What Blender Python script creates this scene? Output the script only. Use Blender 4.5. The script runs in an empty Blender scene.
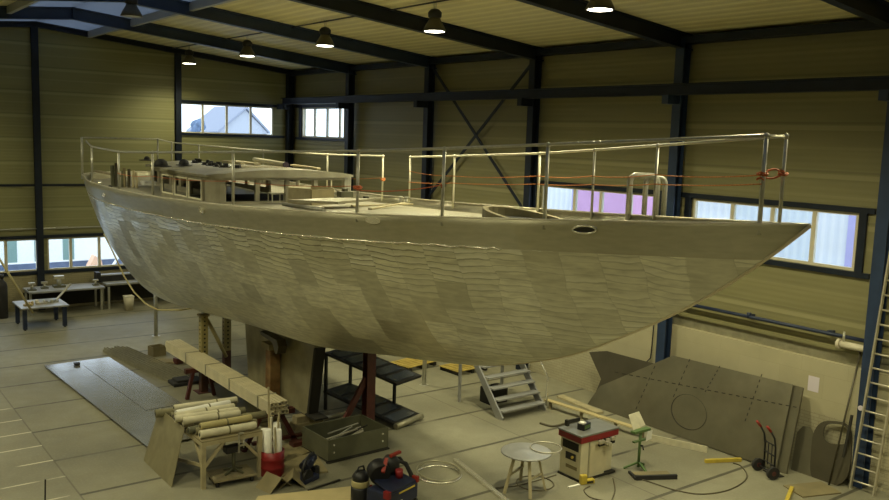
import bpy, bmesh, math, random
from mathutils import Vector, Matrix
R = math.radians
random.seed(7)
SC = bpy.context.scene
COL = SC.collection
PI = math.pi

# ------------------------------------------------------------------ camera (metres; hall axis = y, long wall at x = 0)
FPX = 861.92
CAM = Vector((-16.87, -33.02, 6.59))
_y, _p, _r = R(37.2), R(7.4), R(1.91)
FW = Vector((math.sin(_y) * math.cos(_p), math.cos(_y) * math.cos(_p), -math.sin(_p)))
_r0 = Vector((math.cos(_y), -math.sin(_y), 0)); _u0 = _r0.cross(FW)
RT = _r0 * math.cos(_r) + _u0 * math.sin(_r); UP = -_r0 * math.sin(_r) + _u0 * math.cos(_r)
cd = bpy.data.cameras.new('camera'); cam = bpy.data.objects.new('camera', cd); COL.objects.link(cam)
M = Matrix.Identity(4)
for i in range(3):
    M[i][0] = RT[i]; M[i][1] = UP[i]; M[i][2] = -FW[i]; M[i][3] = CAM[i]
cam.matrix_world = M
cd.sensor_width = 36; cd.lens = FPX / 889 * 36; cd.clip_end = 400
SC.camera = cam

def ray(px, py): return FW + RT * ((px - 444.5) / FPX) - UP * ((py - 250) / FPX)
def onz(px, py, z=0.0):
    d = ray(px, py); return CAM + d * ((z - CAM.z) / d.z)
def onx(px, py, x):
    d = ray(px, py); return CAM + d * ((x - CAM.x) / d.x)
def ony(px, py, y):
    d = ray(px, py); return CAM + d * ((y - CAM.y) / d.y)
def project(P):
    d = Vector(P) - CAM; z = d.dot(FW)
    return 444.5 + FPX * d.dot(RT) / z, 250 - FPX * d.dot(UP) / z
def z_at(x, y, py):
    """height above (x, y) seen at picture row py"""
    lo, hi = -2.0, 12.0
    for _ in range(40):
        m = (lo + hi) / 2
        if project((x, y, m))[1] > py: lo = m
        else: hi = m
    return lo

# ------------------------------------------------------------------ materials
def mat(name, col, rough=0.6, metal=0.0, var=0.0, scale=4.0, bump=0.0, bscale=30.0, emit=None, spec=0.5, dirt=None, dirt_amt=0.5, dirt_scale=2.0):
    m = bpy.data.materials.new(name); m.use_nodes = True
    nt = m.node_tree; N = nt.nodes; L = nt.links; b = N['Principled BSDF']
    b.inputs['Base Color'].default_value = (*col, 1); b.inputs['Roughness'].default_value = rough
    b.inputs['Metallic'].default_value = metal; b.inputs['Specular IOR Level'].default_value = spec
    tc = N.new('ShaderNodeTexCoord')
    src = None
    if var > 0:
        n = N.new('ShaderNodeTexNoise'); n.inputs['Scale'].default_value = scale; n.inputs['Detail'].default_value = 5
        L.new(tc.outputs['Object'], n.inputs['Vector'])
        r = N.new('ShaderNodeValToRGB')
        r.color_ramp.elements[0].position = 0.3; r.color_ramp.elements[1].position = 0.7
        r.color_ramp.elements[0].color = (*[c * (1 - var) for c in col], 1)
        r.color_ramp.elements[1].color = (*[min(1, c * (1 + var)) for c in col], 1)
        L.new(n.outputs['Fac'], r.inputs['Fac']); src = r.outputs['Color']
    if dirt:
        n2 = N.new('ShaderNodeTexNoise'); n2.inputs['Scale'].default_value = dirt_scale; n2.inputs['Detail'].default_value = 6
        L.new(tc.outputs['Object'], n2.inputs['Vector'])
        r2 = N.new('ShaderNodeValToRGB'); r2.color_ramp.elements[0].position = 0.45; r2.color_ramp.elements[1].position = 0.7
        L.new(n2.outputs['Fac'], r2.inputs['Fac'])
        mm = N.new('ShaderNodeMath'); mm.operation = 'MULTIPLY'; mm.inputs[1].default_value = dirt_amt
        L.new(r2.outputs['Color'], mm.inputs[0])
        mx = N.new('ShaderNodeMixRGB'); L.new(mm.outputs[0], mx.inputs['Fac'])
        if src: L.new(src, mx.inputs['Color1'])
        else: mx.inputs['Color1'].default_value = (*col, 1)
        mx.inputs['Color2'].default_value = (*dirt, 1); src = mx.outputs['Color']
    if src: L.new(src, b.inputs['Base Color'])
    if bump > 0:
        n3 = N.new('ShaderNodeTexNoise'); n3.inputs['Scale'].default_value = bscale; n3.inputs['Detail'].default_value = 4
        L.new(tc.outputs['Object'], n3.inputs['Vector'])
        bp = N.new('ShaderNodeBump'); bp.inputs['Strength'].default_value = bump; bp.inputs['Distance'].default_value = 0.02
        L.new(n3.outputs['Fac'], bp.inputs['Height']); L.new(bp.outputs['Normal'], b.inputs['Normal'])
    if emit:
        b.inputs['Emission Color'].default_value = (*emit[:3], 1); b.inputs['Emission Strength'].default_value = emit[3]
    return m

class NG:
    """tiny helper for hand made node materials"""
    def __init__(s, name, rough=0.6, metal=0.0):
        s.m = bpy.data.materials.new(name); s.m.use_nodes = True
        s.N = s.m.node_tree.nodes; s.L = s.m.node_tree.links; s.b = s.N['Principled BSDF']
        s.b.inputs['Roughness'].default_value = rough; s.b.inputs['Metallic'].default_value = metal
        s.tc = s.N.new('ShaderNodeTexCoord')
    def n(s, t, **k):
        o = s.N.new(t)
        for a, v in k.items(): setattr(o, a, v)
        return o
    def math(s, op, a, b=None, c=None):
        o = s.n('ShaderNodeMath', operation=op)
        for i, v in enumerate((a, b, c)):
            if v is None: continue
            if isinstance(v, (int, float)): o.inputs[i].default_value = v
            else: s.L.new(v, o.inputs[i])
        return o.outputs[0]
    def mix(s, f, a, b, mode='MIX'):
        o = s.n('ShaderNodeMixRGB', blend_type=mode)
        for i, v in zip(('Fac', 'Color1', 'Color2'), (f, a, b)):
            if isinstance(v, (int, float)): o.inputs[i].default_value = v
            elif isinstance(v, tuple): o.inputs[i].default_value = (*v, 1)
            else: s.L.new(v, o.inputs[i])
        return o.outputs[0]
    def noise(s, vec, scale, detail=4, dist=0.0):
        o = s.n('ShaderNodeTexNoise'); o.inputs['Scale'].default_value = scale; o.inputs['Detail'].default_value = detail
        o.inputs['Distortion'].default_value = dist; s.L.new(vec, o.inputs['Vector']); return o.outputs['Fac']
    def ramp(s, f, p0, p1, c0=(0, 0, 0), c1=(1, 1, 1)):
        o = s.n('ShaderNodeValToRGB'); e = o.color_ramp.elements
        e[0].position = p0; e[1].position = p1; e[0].color = (*c0, 1); e[1].color = (*c1, 1)
        s.L.new(f, o.inputs['Fac']); return o.outputs['Color']
    def map(s, vec, scale=(1, 1, 1), loc=(0, 0, 0)):
        o = s.n('ShaderNodeMapping'); o.inputs['Scale'].default_value = scale; o.inputs['Location'].default_value = loc
        s.L.new(vec, o.inputs['Vector']); return o.outputs['Vector']
    def bump(s, h, st=0.5, d=0.02):
        o = s.n('ShaderNodeBump'); o.inputs['Strength'].default_value = st; o.inputs['Distance'].default_value = d
        s.L.new(h, o.inputs['Height']); s.L.new(o.outputs['Normal'], s.b.inputs['Normal'])
    def color(s, c): s.L.new(c, s.b.inputs['Base Color'])

def mat_panel(name, base, light, pitch, off):
    """horizontal sandwich wall panels: faint ribs, a pale joint line at every panel edge"""
    g = NG(name, 0.55)
    sep = g.n('ShaderNodeSeparateXYZ'); g.L.new(g.tc.outputs['Object'], sep.inputs[0])
    z = sep.outputs['Z']
    t = g.math('FRACT', g.math('DIVIDE', g.math('ADD', z, off), pitch))
    joint = g.math('LESS_THAN', g.math('ABSOLUTE', g.math('SUBTRACT', t, 0.5)), 0.05)
    j2 = g.math('LESS_THAN', g.math('ABSOLUTE', g.math('SUBTRACT', t, 0.60)), 0.022)
    st = g.math('LESS_THAN', g.math('ABSOLUTE', g.math('SUBTRACT', t, 0.08)), 0.03)
    n = g.noise(g.map(g.tc.outputs['Object'], (0.25, 0.25, 2.2)), 1.3, 3)
    c = g.mix(g.ramp(n, 0.3, 0.7), tuple(x * 0.9 for x in base), tuple(min(1, x * 1.06) for x in base))
    c = g.mix(g.math('MULTIPLY', joint, 0.55), c, light)
    c = g.mix(g.math('MULTIPLY', st, 0.25), c, light)
    c = g.mix(g.math('MULTIPLY', j2, 0.5), c, tuple(x * 0.6 for x in base))
    g.color(c)
    h = g.math('ADD', g.math('SINE', g.math('MULTIPLY', z, 2 * PI / (pitch / 8))), g.math('MULTIPLY', joint, 2.5))
    g.bump(h, 0.12, 0.010)
    return g.m

def mat_brick(name, c1, c2, mortar, bw, bh, axis):
    g = NG(name, 0.85)
    sep = g.n('ShaderNodeSeparateXYZ'); g.L.new(g.tc.outputs['Object'], sep.inputs[0])
    cmb = g.n('ShaderNodeCombineXYZ'); g.L.new(sep.outputs[axis], cmb.inputs['X']); g.L.new(sep.outputs['Z'], cmb.inputs['Y'])
    b = g.n('ShaderNodeTexBrick'); g.L.new(cmb.outputs[0], b.inputs['Vector'])
    b.inputs['Scale'].default_value = 1; b.inputs['Brick Width'].default_value = bw; b.inputs['Row Height'].default_value = bh
    b.inputs['Mortar Size'].default_value = 0.006 if bh < 0.2 else 0.003; b.inputs['Color1'].default_value = (*c1, 1); b.inputs['Color2'].default_value = (*c2, 1)
    b.inputs['Mortar'].default_value = (*mortar, 1)
    n = g.noise(g.tc.outputs['Object'], 1.5, 5)
    g.color(g.mix(0.35, b.outputs['Color'], g.ramp(n, 0.3, 0.7, tuple(x * 0.7 for x in c1), c1)))
    g.bump(g.math('SUBTRACT', 1.0, b.outputs['Fac']), 0.5, 0.008)
    return g.m

def mat_floor():
    g = NG('concrete_slabs', 0.5)
    o = g.tc.outputs['Object']
    n1 = g.noise(o, 0.35, 6); n2 = g.noise(o, 3.0, 8); n3 = g.noise(o, 22, 4)
    base = g.mix(g.ramp(n1, 0.32, 0.68), (0.155, 0.147, 0.10), (0.275, 0.262, 0.183))
    base = g.mix(g.math('MULTIPLY', g.ramp(n2, 0.42, 0.7), 0.35), base, (0.22, 0.2, 0.14))
    base = g.mix(g.math('MULTIPLY', g.ramp(n3, 0.5, 0.8), 0.12), base, (0.55, 0.52, 0.4))
    sep = g.n('ShaderNodeSeparateXYZ'); g.L.new(o, sep.inputs[0])
    x, y = sep.outputs['X'], sep.outputs['Y']
    def seam(v, pitch, off, w):
        t = g.math('FRACT', g.math('DIVIDE', g.math('ADD', v, off), pitch))
        return g.math('LESS_THAN', g.math('ABSOLUTE', g.math('SUBTRACT', t, 0.5)), w / pitch / 2)
    right = g.math('GREATER_THAN', x, -13.03)
    left = g.math('SUBTRACT', 1.0, right)
    cross = g.math('MULTIPLY', seam(y, 1.93, 9.63 + 0.965, 0.085), right)
    brk = g.ramp(g.noise(o, 0.7, 3), 0.4, 0.47)
    cross = g.math('MULTIPLY', cross, g.math('ADD', g.math('MULTIPLY', brk, 0.5), 0.5))
    lng = g.math('LESS_THAN', g.math('ABSOLUTE', g.math('ADD', x, 13.03)), 0.015)
    lng2 = g.math('LESS_THAN', g.math('ABSOLUTE', g.math('ADD', x, 4.1)), 0.015)
    pale = g.math('MULTIPLY', g.math('MULTIPLY', seam(y, 0.965, 11.5 + 0.48, 0.045), left), g.ramp(g.noise(o, 1.1, 3), 0.42, 0.5))
    base = g.mix(g.math('MULTIPLY', cross, 0.85), base, (0.05, 0.045, 0.03))
    base = g.mix(g.math('MULTIPLY', g.math('MAXIMUM', lng, lng2), 0.6), base, (0.08, 0.07, 0.045))
    base = g.mix(g.math('MULTIPLY', pale, 0.8), base, (0.62, 0.58, 0.44))
    g.color(base)
    g.L.new(g.math('ADD', 0.38, g.math('MULTIPLY', n2, 0.3)), g.b.inputs['Roughness'])
    g.bump(g.math('SUBTRACT', n2, g.math('MULTIPLY', cross, 1.5)), 0.12, 0.02)
    return g.m

def mat_hull():
    """brushed bare aluminium plating: plates in columns, each ground in short wavy passes with lamp glints painted into their colour"""
    g = NG('brushed_aluminium_plating', 0.42, 0.88)
    uv = g.tc.outputs['UV']
    sep = g.n('ShaderNodeSeparateXYZ'); g.L.new(uv, sep.inputs[0])
    u0, v = sep.outputs['X'], sep.outputs['Y']
    wob = g.noise(g.map(uv, (0.9, 1.7, 1)), 1.0, 2)
    u = g.math('ADD', g.math('ADD', u0, g.math('MULTIPLY', v, 0.04)), g.math('MULTIPLY', g.math('SUBTRACT', wob, 0.5), 0.25))
    PW, PHT = 0.56, 0.50
    ud = g.math('DIVIDE', u, PW); cu = g.math('FLOOR', ud); fu = g.math('FRACT', ud)
    vd = g.math('ADD', g.math('DIVIDE', v, PHT), g.math('FRACT', g.math('MULTIPLY', cu, 0.37)))
    cv = g.math('FLOOR', vd); fv = g.math('FRACT', vd)
    cmb = g.n('ShaderNodeCombineXYZ'); g.L.new(cu, cmb.inputs['X']); g.L.new(cv, cmb.inputs['Y'])
    wn = g.n('ShaderNodeTexWhiteNoise', noise_dimensions='2D'); g.L.new(cmb.outputs[0], wn.inputs['Vector'])
    plate = wn.outputs['Value']
    cs = g.n('ShaderNodeSeparateXYZ'); g.L.new(wn.outputs['Color'], cs.inputs[0]); p2, p3 = cs.outputs['Y'], cs.outputs['Z']
    belt = g.math('GREATER_THAN', v, 0.46)
    big = g.noise(g.map(uv, (0.30, 0.9, 1)), 1.0, 3)
    # wavy grinding passes: short horizontal dashes, stacked plate by plate
    strip_n = g.noise(g.map(uv, (1.5, 3.0, 1)), 1.0, 3)
    ph = g.math('FRACT', g.math('MULTIPLY', cu, 0.618))
    row = g.math('ADD', g.math('ADD', g.math('MULTIPLY', v, 9.5), g.math('MULTIPLY', strip_n, 1.6)), g.math('MULTIPLY', ph, 3.0))
    row = g.math('ADD', row, g.math('MULTIPLY', g.math('MULTIPLY', fu, fu), g.math('SUBTRACT', ph, 0.35)))
    rf = g.math('FRACT', row)
    cm2 = g.n('ShaderNodeCombineXYZ'); g.L.new(cu, cm2.inputs['X']); g.L.new(g.math('FLOOR', row), cm2.inputs['Y'])
    wn2 = g.n('ShaderNodeTexWhiteNoise', noise_dimensions='2D'); g.L.new(cm2.outputs[0], wn2.inputs['Vector'])
    dash = wn2.outputs['Value']
    fine = g.noise(g.map(uv, (1.6, 42, 1)), 1.0, 4)
    mid = g.noise(g.map(uv, (3.5, 14, 1)), 1.0, 4)
    vn = g.math('MULTIPLY', v, 0.5)
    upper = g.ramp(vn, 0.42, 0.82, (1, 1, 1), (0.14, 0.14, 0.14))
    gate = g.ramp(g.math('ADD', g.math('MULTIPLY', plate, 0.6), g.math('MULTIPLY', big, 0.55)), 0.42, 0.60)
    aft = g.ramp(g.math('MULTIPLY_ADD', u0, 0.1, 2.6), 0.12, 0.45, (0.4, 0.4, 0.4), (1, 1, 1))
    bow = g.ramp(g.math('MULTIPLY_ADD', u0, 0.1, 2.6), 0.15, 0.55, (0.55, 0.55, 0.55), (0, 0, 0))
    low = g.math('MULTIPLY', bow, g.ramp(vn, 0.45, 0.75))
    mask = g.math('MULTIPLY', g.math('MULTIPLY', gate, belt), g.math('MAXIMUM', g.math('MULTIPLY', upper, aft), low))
    c = g.mix(plate, (0.63, 0.61, 0.47), (0.92, 0.895, 0.71))
    c = g.mix(belt, (0.50, 0.475, 0.35), c)
    c = g.mix(g.math('MULTIPLY', g.ramp(mid, 0.35, 0.65), 0.45), c, (0.38, 0.36, 0.265))
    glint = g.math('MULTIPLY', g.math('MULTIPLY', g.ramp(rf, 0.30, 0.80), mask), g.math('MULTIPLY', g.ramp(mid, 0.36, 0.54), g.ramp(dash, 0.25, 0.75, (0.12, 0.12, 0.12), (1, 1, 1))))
    c = g.mix(g.math('MULTIPLY', glint, 1.0), c, (1.0, 0.98, 0.86))  # ground passes made paler, lamp glints painted into the base colour
    line = g.math('MULTIPLY', g.math('MULTIPLY', g.math('LESS_THAN', rf, 0.16), mask), 0.75)
    c = g.mix(line, c, (0.20, 0.185, 0.12))
    seam = g.math('MULTIPLY', g.math('LESS_THAN', fu, 0.025), belt)
    c = g.mix(g.math('MULTIPLY', seam, 0.15), c, (0.26, 0.24, 0.16))
    g.color(c)
    rough = g.math('ADD', g.math('ADD', 0.30, g.math('MULTIPLY', plate, 0.14)), g.math('MULTIPLY', fine, 0.10))
    rough = g.math('SUBTRACT', rough, g.math('MULTIPLY', mask, 0.10))
    g.L.new(g.math('ADD', rough, g.math('MULTIPLY', g.math('SUBTRACT', 1.0, belt), 0.06)), g.b.inputs['Roughness'])
    # each plate sits at its own slight angle
    tilt = g.math('ADD', g.math('MULTIPLY', g.math('MULTIPLY', fu, fu), g.math('MULTIPLY', g.math('SUBTRACT', p2, 0.25), 4.0)), g.math('MULTIPLY', fv, g.math('MULTIPLY', g.math('SUBTRACT', p3, 0.5), 7.0)))
    h = g.math('MULTIPLY', tilt, belt)
    h = g.math('ADD', h, g.math('MULTIPLY', g.math('MULTIPLY', rf, g.math('MULTIPLY', mask, g.math('ADD', 0.15, dash))), 3.2))
    h = g.math('ADD', h, g.math('ADD', g.math('MULTIPLY', fine, 0.16), g.math('ADD', g.math('MULTIPLY', mid, 0.35), g.math('MULTIPLY', big, 1.2))))
    g.bump(h, 0.45, 0.02)
    tg = g.n('ShaderNodeTangent', direction_type='UV_MAP', uv_map='UVMap'); g.L.new(tg.outputs[0], g.b.inputs['Tangent'])
    g.b.inputs['Anisotropic'].default_value = 0.8; g.b.inputs['Anisotropic Rotation'].default_value = 0.25
    return g.m

def mat_glass():
    m = bpy.data.materials.new('window_glass'); m.use_nodes = True
    N = m.node_tree.nodes; L = m.node_tree.links
    for n in list(N): N.remove(n)
    o = N.new('ShaderNodeOutputMaterial'); t = N.new('ShaderNodeBsdfTransparent'); gl = N.new('ShaderNodeBsdfGlossy')
    t.inputs[0].default_value = (0.93, 0.96, 0.97, 1); gl.inputs['Roughness'].default_value = 0.03
    lw = N.new('ShaderNodeLayerWeight'); lw.inputs[0].default_value = 0.5
    pw = N.new('ShaderNodeMath'); pw.operation = 'POWER'; L.new(lw.outputs['Facing'], pw.inputs[0]); pw.inputs[1].default_value = 5.0
    f = N.new('ShaderNodeMath'); f.operation = 'MULTIPLY_ADD'; L.new(pw.outputs[0], f.inputs[0]); f.inputs[1].default_value = 0.7; f.inputs[2].default_value = 0.02
    mx = N.new('ShaderNodeMixShader'); L.new(f.outputs[0], mx.inputs[0]); L.new(t.outputs[0], mx.inputs[1]); L.new(gl.outputs[0], mx.inputs[2])
    L.new(mx.outputs[0], o.inputs[0]); return m
def mat_translucent():
    m = bpy.data.materials.new('ridge_skylight_sheet'); m.use_nodes = True
    N = m.node_tree.nodes; L = m.node_tree.links
    for n in list(N): N.remove(n)
    o = N.new('ShaderNodeOutputMaterial'); t = N.new('ShaderNodeBsdfTranslucent'); d = N.new('ShaderNodeBsdfDiffuse')
    t.inputs[0].default_value = (0.27, 0.30, 0.34, 1); d.inputs[0].default_value = (0.4, 0.42, 0.42, 1)
    mx = N.new('ShaderNodeMixShader'); mx.inputs[0].default_value = 0.3; L.new(t.outputs[0], mx.inputs[1]); L.new(d.outputs[0], mx.inputs[2])
    L.new(mx.outputs[0], o.inputs[0]); return m
def mat_ribs(name, a, b, axis, pitch):
    g = NG(name, 0.6)
    sep = g.n('ShaderNodeSeparateXYZ'); g.L.new(g.tc.outputs['Object'], sep.inputs[0])
    t = g.math('FRACT', g.math('DIVIDE', sep.outputs[axis], pitch))
    r = g.ramp(g.math('ABSOLUTE', g.math('SUBTRACT', t, 0.5)), 0.1, 0.3, a, b)
    n = g.noise(g.map(g.tc.outputs['Object'], (1, 0.15, 1)), 1.2, 3)
    g.color(g.mix(g.math('MULTIPLY', g.ramp(n, 0.35, 0.7), 0.3), r, tuple(x * 0.65 for x in a)))
    g.bump(g.math('ABSOLUTE', g.math('SUBTRACT', t, 0.5)), 0.5, 0.06)
    return g.m
def mat_holes(name, a, b):
    """square steel post: row of punched holes, upper half yellowish, lower half rusty red"""
    g = NG(name, 0.6)
    sep = g.n('ShaderNodeSeparateXYZ'); g.L.new(g.tc.outputs['Object'], sep.inputs[0])
    low = g.math('LESS_THAN', sep.outputs['Z'], 0.85)
    n = g.noise(g.tc.outputs['Object'], 7, 5)
    c = g.mix(g.math('MULTIPLY', g.ramp(n, 0.45, 0.65), 0.4), a, (0.2, 0.13, 0.05))
    g.color(g.mix(low, c, b)); return g.m

MT = dict(
    panel_gable=mat_panel('gable_wall_panels', (0.25, 0.242, 0.108), (0.36, 0.35, 0.18), 0.82, 0.10),
    panel_long=mat_panel('long_wall_panels', (0.225, 0.208, 0.098), (0.34, 0.315, 0.165), 0.98, 0.30),
    roof=mat_ribs('roof_sheet', (0.84, 0.77, 0.43), (0.70, 0.63, 0.34), 'X', 0.33),
    floor=mat_floor(),
    brick_small=mat_brick('small_cream_brick', (0.45, 0.41, 0.27), (0.39, 0.355, 0.23), (0.26, 0.235, 0.15), 0.22, 0.072, 'Y'),
    brick_gable=mat_brick('tan_brick', (0.34, 0.30, 0.17), (0.28, 0.24, 0.13), (0.2, 0.18, 0.1), 0.22, 0.072, 'X'),
    block=mat_brick('cream_block', (0.45, 0.41, 0.265), (0.425, 0.385, 0.245), (0.33, 0.30, 0.19), 1.0, 0.5, 'Y'),
    navy=mat('navy_steel', (0.008, 0.013, 0.024), 0.5, 0, 0.25, 3, spec=0.4),
    blue=mat('blue_or_daylit_steel', (0.020, 0.038, 0.085), 0.45, 0, 0.2, 3),
    frame=mat('beige_window_frame', (0.62, 0.57, 0.42), 0.5, 0, 0.05),
    glass=mat_glass(), skylight=mat_translucent(),
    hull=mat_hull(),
    alu=mat('bare_aluminium', (0.60, 0.56, 0.44), 0.38, 0.6, 0.12, 6, 0.05, 40),
    deck=mat('bare_aluminium_deck', (0.37, 0.35, 0.265), 0.45, 0.45, 0.15, 3, 0.05, 30, dirt=(0.3, 0.27, 0.19), dirt_amt=0.4),
    keel=mat('keel_plate', (0.30, 0.27, 0.16), 0.5, 0.35, 0.2, 2.5, dirt=(0.18, 0.15, 0.08), dirt_amt=0.5),
    bright=mat('bright_aluminium', (0.85, 0.83, 0.74), 0.25, 0.8, 0.08, 20),
    tube=mat('galvanised_tube', (0.46, 0.45, 0.38), 0.4, 0.6, 0.12, 15),
    whitetube=mat('cream_painted_tube', (0.78, 0.74, 0.56), 0.45, 0, 0.06, 10),
    black=mat('black_plastic', (0.012, 0.012, 0.013), 0.5, 0, 0.2, 8),
    rubber=mat('black_rubber', (0.02, 0.019, 0.018), 0.75, 0, 0.2, 8),
    orange=mat('orange_rope', (0.58, 0.20, 0.05), 0.7, 0, 0.25, 30),
    redrope=mat('red_orange_rope', (0.5, 0.12, 0.04), 0.7, 0, 0.25, 30),
    hose=mat('tan_hose', (0.42, 0.36, 0.17), 0.5, 0, 0.1),
    cable=mat('dark_cable', (0.10, 0.085, 0.05), 0.6, 0, 0.1),
    steel=mat('grey_steel_sheet', (0.46, 0.46, 0.44), 0.22, 0.8, 0.12, 1.6, dirt=(0.34, 0.32, 0.25), dirt_amt=0.5, dirt_scale=0.9),
    plate=mat('raw_steel_plate', (0.20, 0.185, 0.125), 0.36, 0.6, 0.22, 0.9, dirt=(0.13, 0.11, 0.07), dirt_amt=0.5, dirt_scale=1.4),
    darkplate=mat('dark_steel_plate', (0.085, 0.075, 0.048), 0.4, 0.45, 0.2, 1.2),
    mark=mat('dark_weld_mark', (0.04, 0.034, 0.022), 0.7),
    channel=mat('olive_steel_channel', (0.32, 0.30, 0.205), 0.45, 0.4, 0.15, 6),
    squaretube=mat('cream_square_tube', (0.62, 0.555, 0.37), 0.5, 0.1, 0.1, 3),
    dark=mat('dark_void', (0.02, 0.018, 0.012), 0.8),
    redsteel=mat('dark_red_steel', (0.075, 0.016, 0.012), 0.5, 0, 0.3, 6, dirt=(0.05, 0.02, 0.01)),
    red=mat('red_paint', (0.24, 0.012, 0.014), 0.45, 0, 0.15, 6),
    redbright=mat('bright_red_plastic', (0.27, 0.022, 0.012), 0.5),
    post=mat_holes('perforated_post_paint', (0.30, 0.255, 0.10), (0.07, 0.028, 0.016)),
    rust=mat('brown_rusty_steel', (0.17, 0.09, 0.03), 0.65, 0.1, 0.45, 5, dirt=(0.33, 0.24, 0.1), dirt_amt=0.6),
    wood=mat('pale_wood', (0.42, 0.365, 0.22), 0.7, 0, 0.15, 6),
    oldwood=mat('worn_wood', (0.26, 0.22, 0.125), 0.75, 0, 0.2, 6),
    ply=mat('plywood', (0.52, 0.43, 0.22), 0.65, 0, 0.1, 2.2),
    card=mat('brown_board', (0.21, 0.175, 0.09), 0.75, 0, 0.15, 3),
    cream=mat('cream_paper', (0.56, 0.52, 0.37), 0.75, 0, 0.1, 7),
    olivecloth=mat('olive_cloth', (0.17, 0.155, 0.085), 0.85, 0, 0.2, 7),
    purple=mat('dark_purple_cloth', (0.05, 0.035, 0.055), 0.85, 0, 0.2, 7),
    white=mat('white_paper', (0.78, 0.77, 0.70), 0.7, 0, 0.04, 9),
    lilac=mat('lilac_paper', (0.66, 0.60, 0.66), 0.7),
    creampaint=mat('cream_machine_paint', (0.60, 0.55, 0.38), 0.45, 0, 0.08, 4),
    greytop=mat('cast_grey_table', (0.26, 0.26, 0.235), 0.35, 0.5, 0.12, 4),
    green=mat('green_paint', (0.085, 0.15, 0.045), 0.5, 0, 0.15, 6),
    greengrey=mat('grey_green_paint', (0.10, 0.10, 0.06), 0.5, 0, 0.12, 4),
    yellow=mat('yellow_paint', (0.52, 0.39, 0.05), 0.5, 0, 0.1, 6),
    bench=mat('grey_bench_top', (0.36, 0.36, 0.35), 0.4, 0.3, 0.15, 3),
    bluesteel=mat('dark_blue_legs', (0.015, 0.025, 0.06), 0.45),
    navycase=mat('navy_plastic_case', (0.015, 0.02, 0.05), 0.4, 0, 0.2, 5),
    pallet=mat('yellow_pallet_wood', (0.42, 0.31, 0.07), 0.7, 0, 0.2, 5),
    brass=mat('warm_brass', (0.65, 0.5, 0.22), 0.35, 0.7),
    lamphood=mat('lamp_hood_bronze', (0.10, 0.09, 0.06), 0.4, 0.4),
    lampglow=mat('lamp_glass_lit', (1, 1, 1), 0.4, emit=(1.0, 0.93, 0.70, 14)),
    lampoff=mat('lamp_glass_unlit', (0.6, 0.62, 0.62), 0.2),
    snow=mat('snow_ground', (0.72, 0.75, 0.80), 0.8, 0, 0.1, 0.3),
    ext_white=mat_ribs('white_ribbed_cladding', (0.86, 0.87, 0.88), (0.76, 0.79, 0.84), 'Y', 0.30),
    ext_pink=mat('pink_cladding', (0.74, 0.40, 0.66), 0.6),
    ext_lilac=mat('lilac_cladding', (0.45, 0.42, 0.70), 0.6),
    ext_blue=mat('blue_grey_hoarding', (0.10, 0.13, 0.20), 0.7, 0, 0.2, 2),
    ext_green=mat('pale_green_paint', (0.17, 0.26, 0.22), 0.6),
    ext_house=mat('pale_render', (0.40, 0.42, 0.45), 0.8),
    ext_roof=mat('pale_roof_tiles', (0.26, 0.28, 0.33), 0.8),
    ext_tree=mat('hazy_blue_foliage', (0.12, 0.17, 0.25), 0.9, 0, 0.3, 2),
    ext_orange=mat('orange_sheet', (0.75, 0.45, 0.28), 0.7),
)

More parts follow.
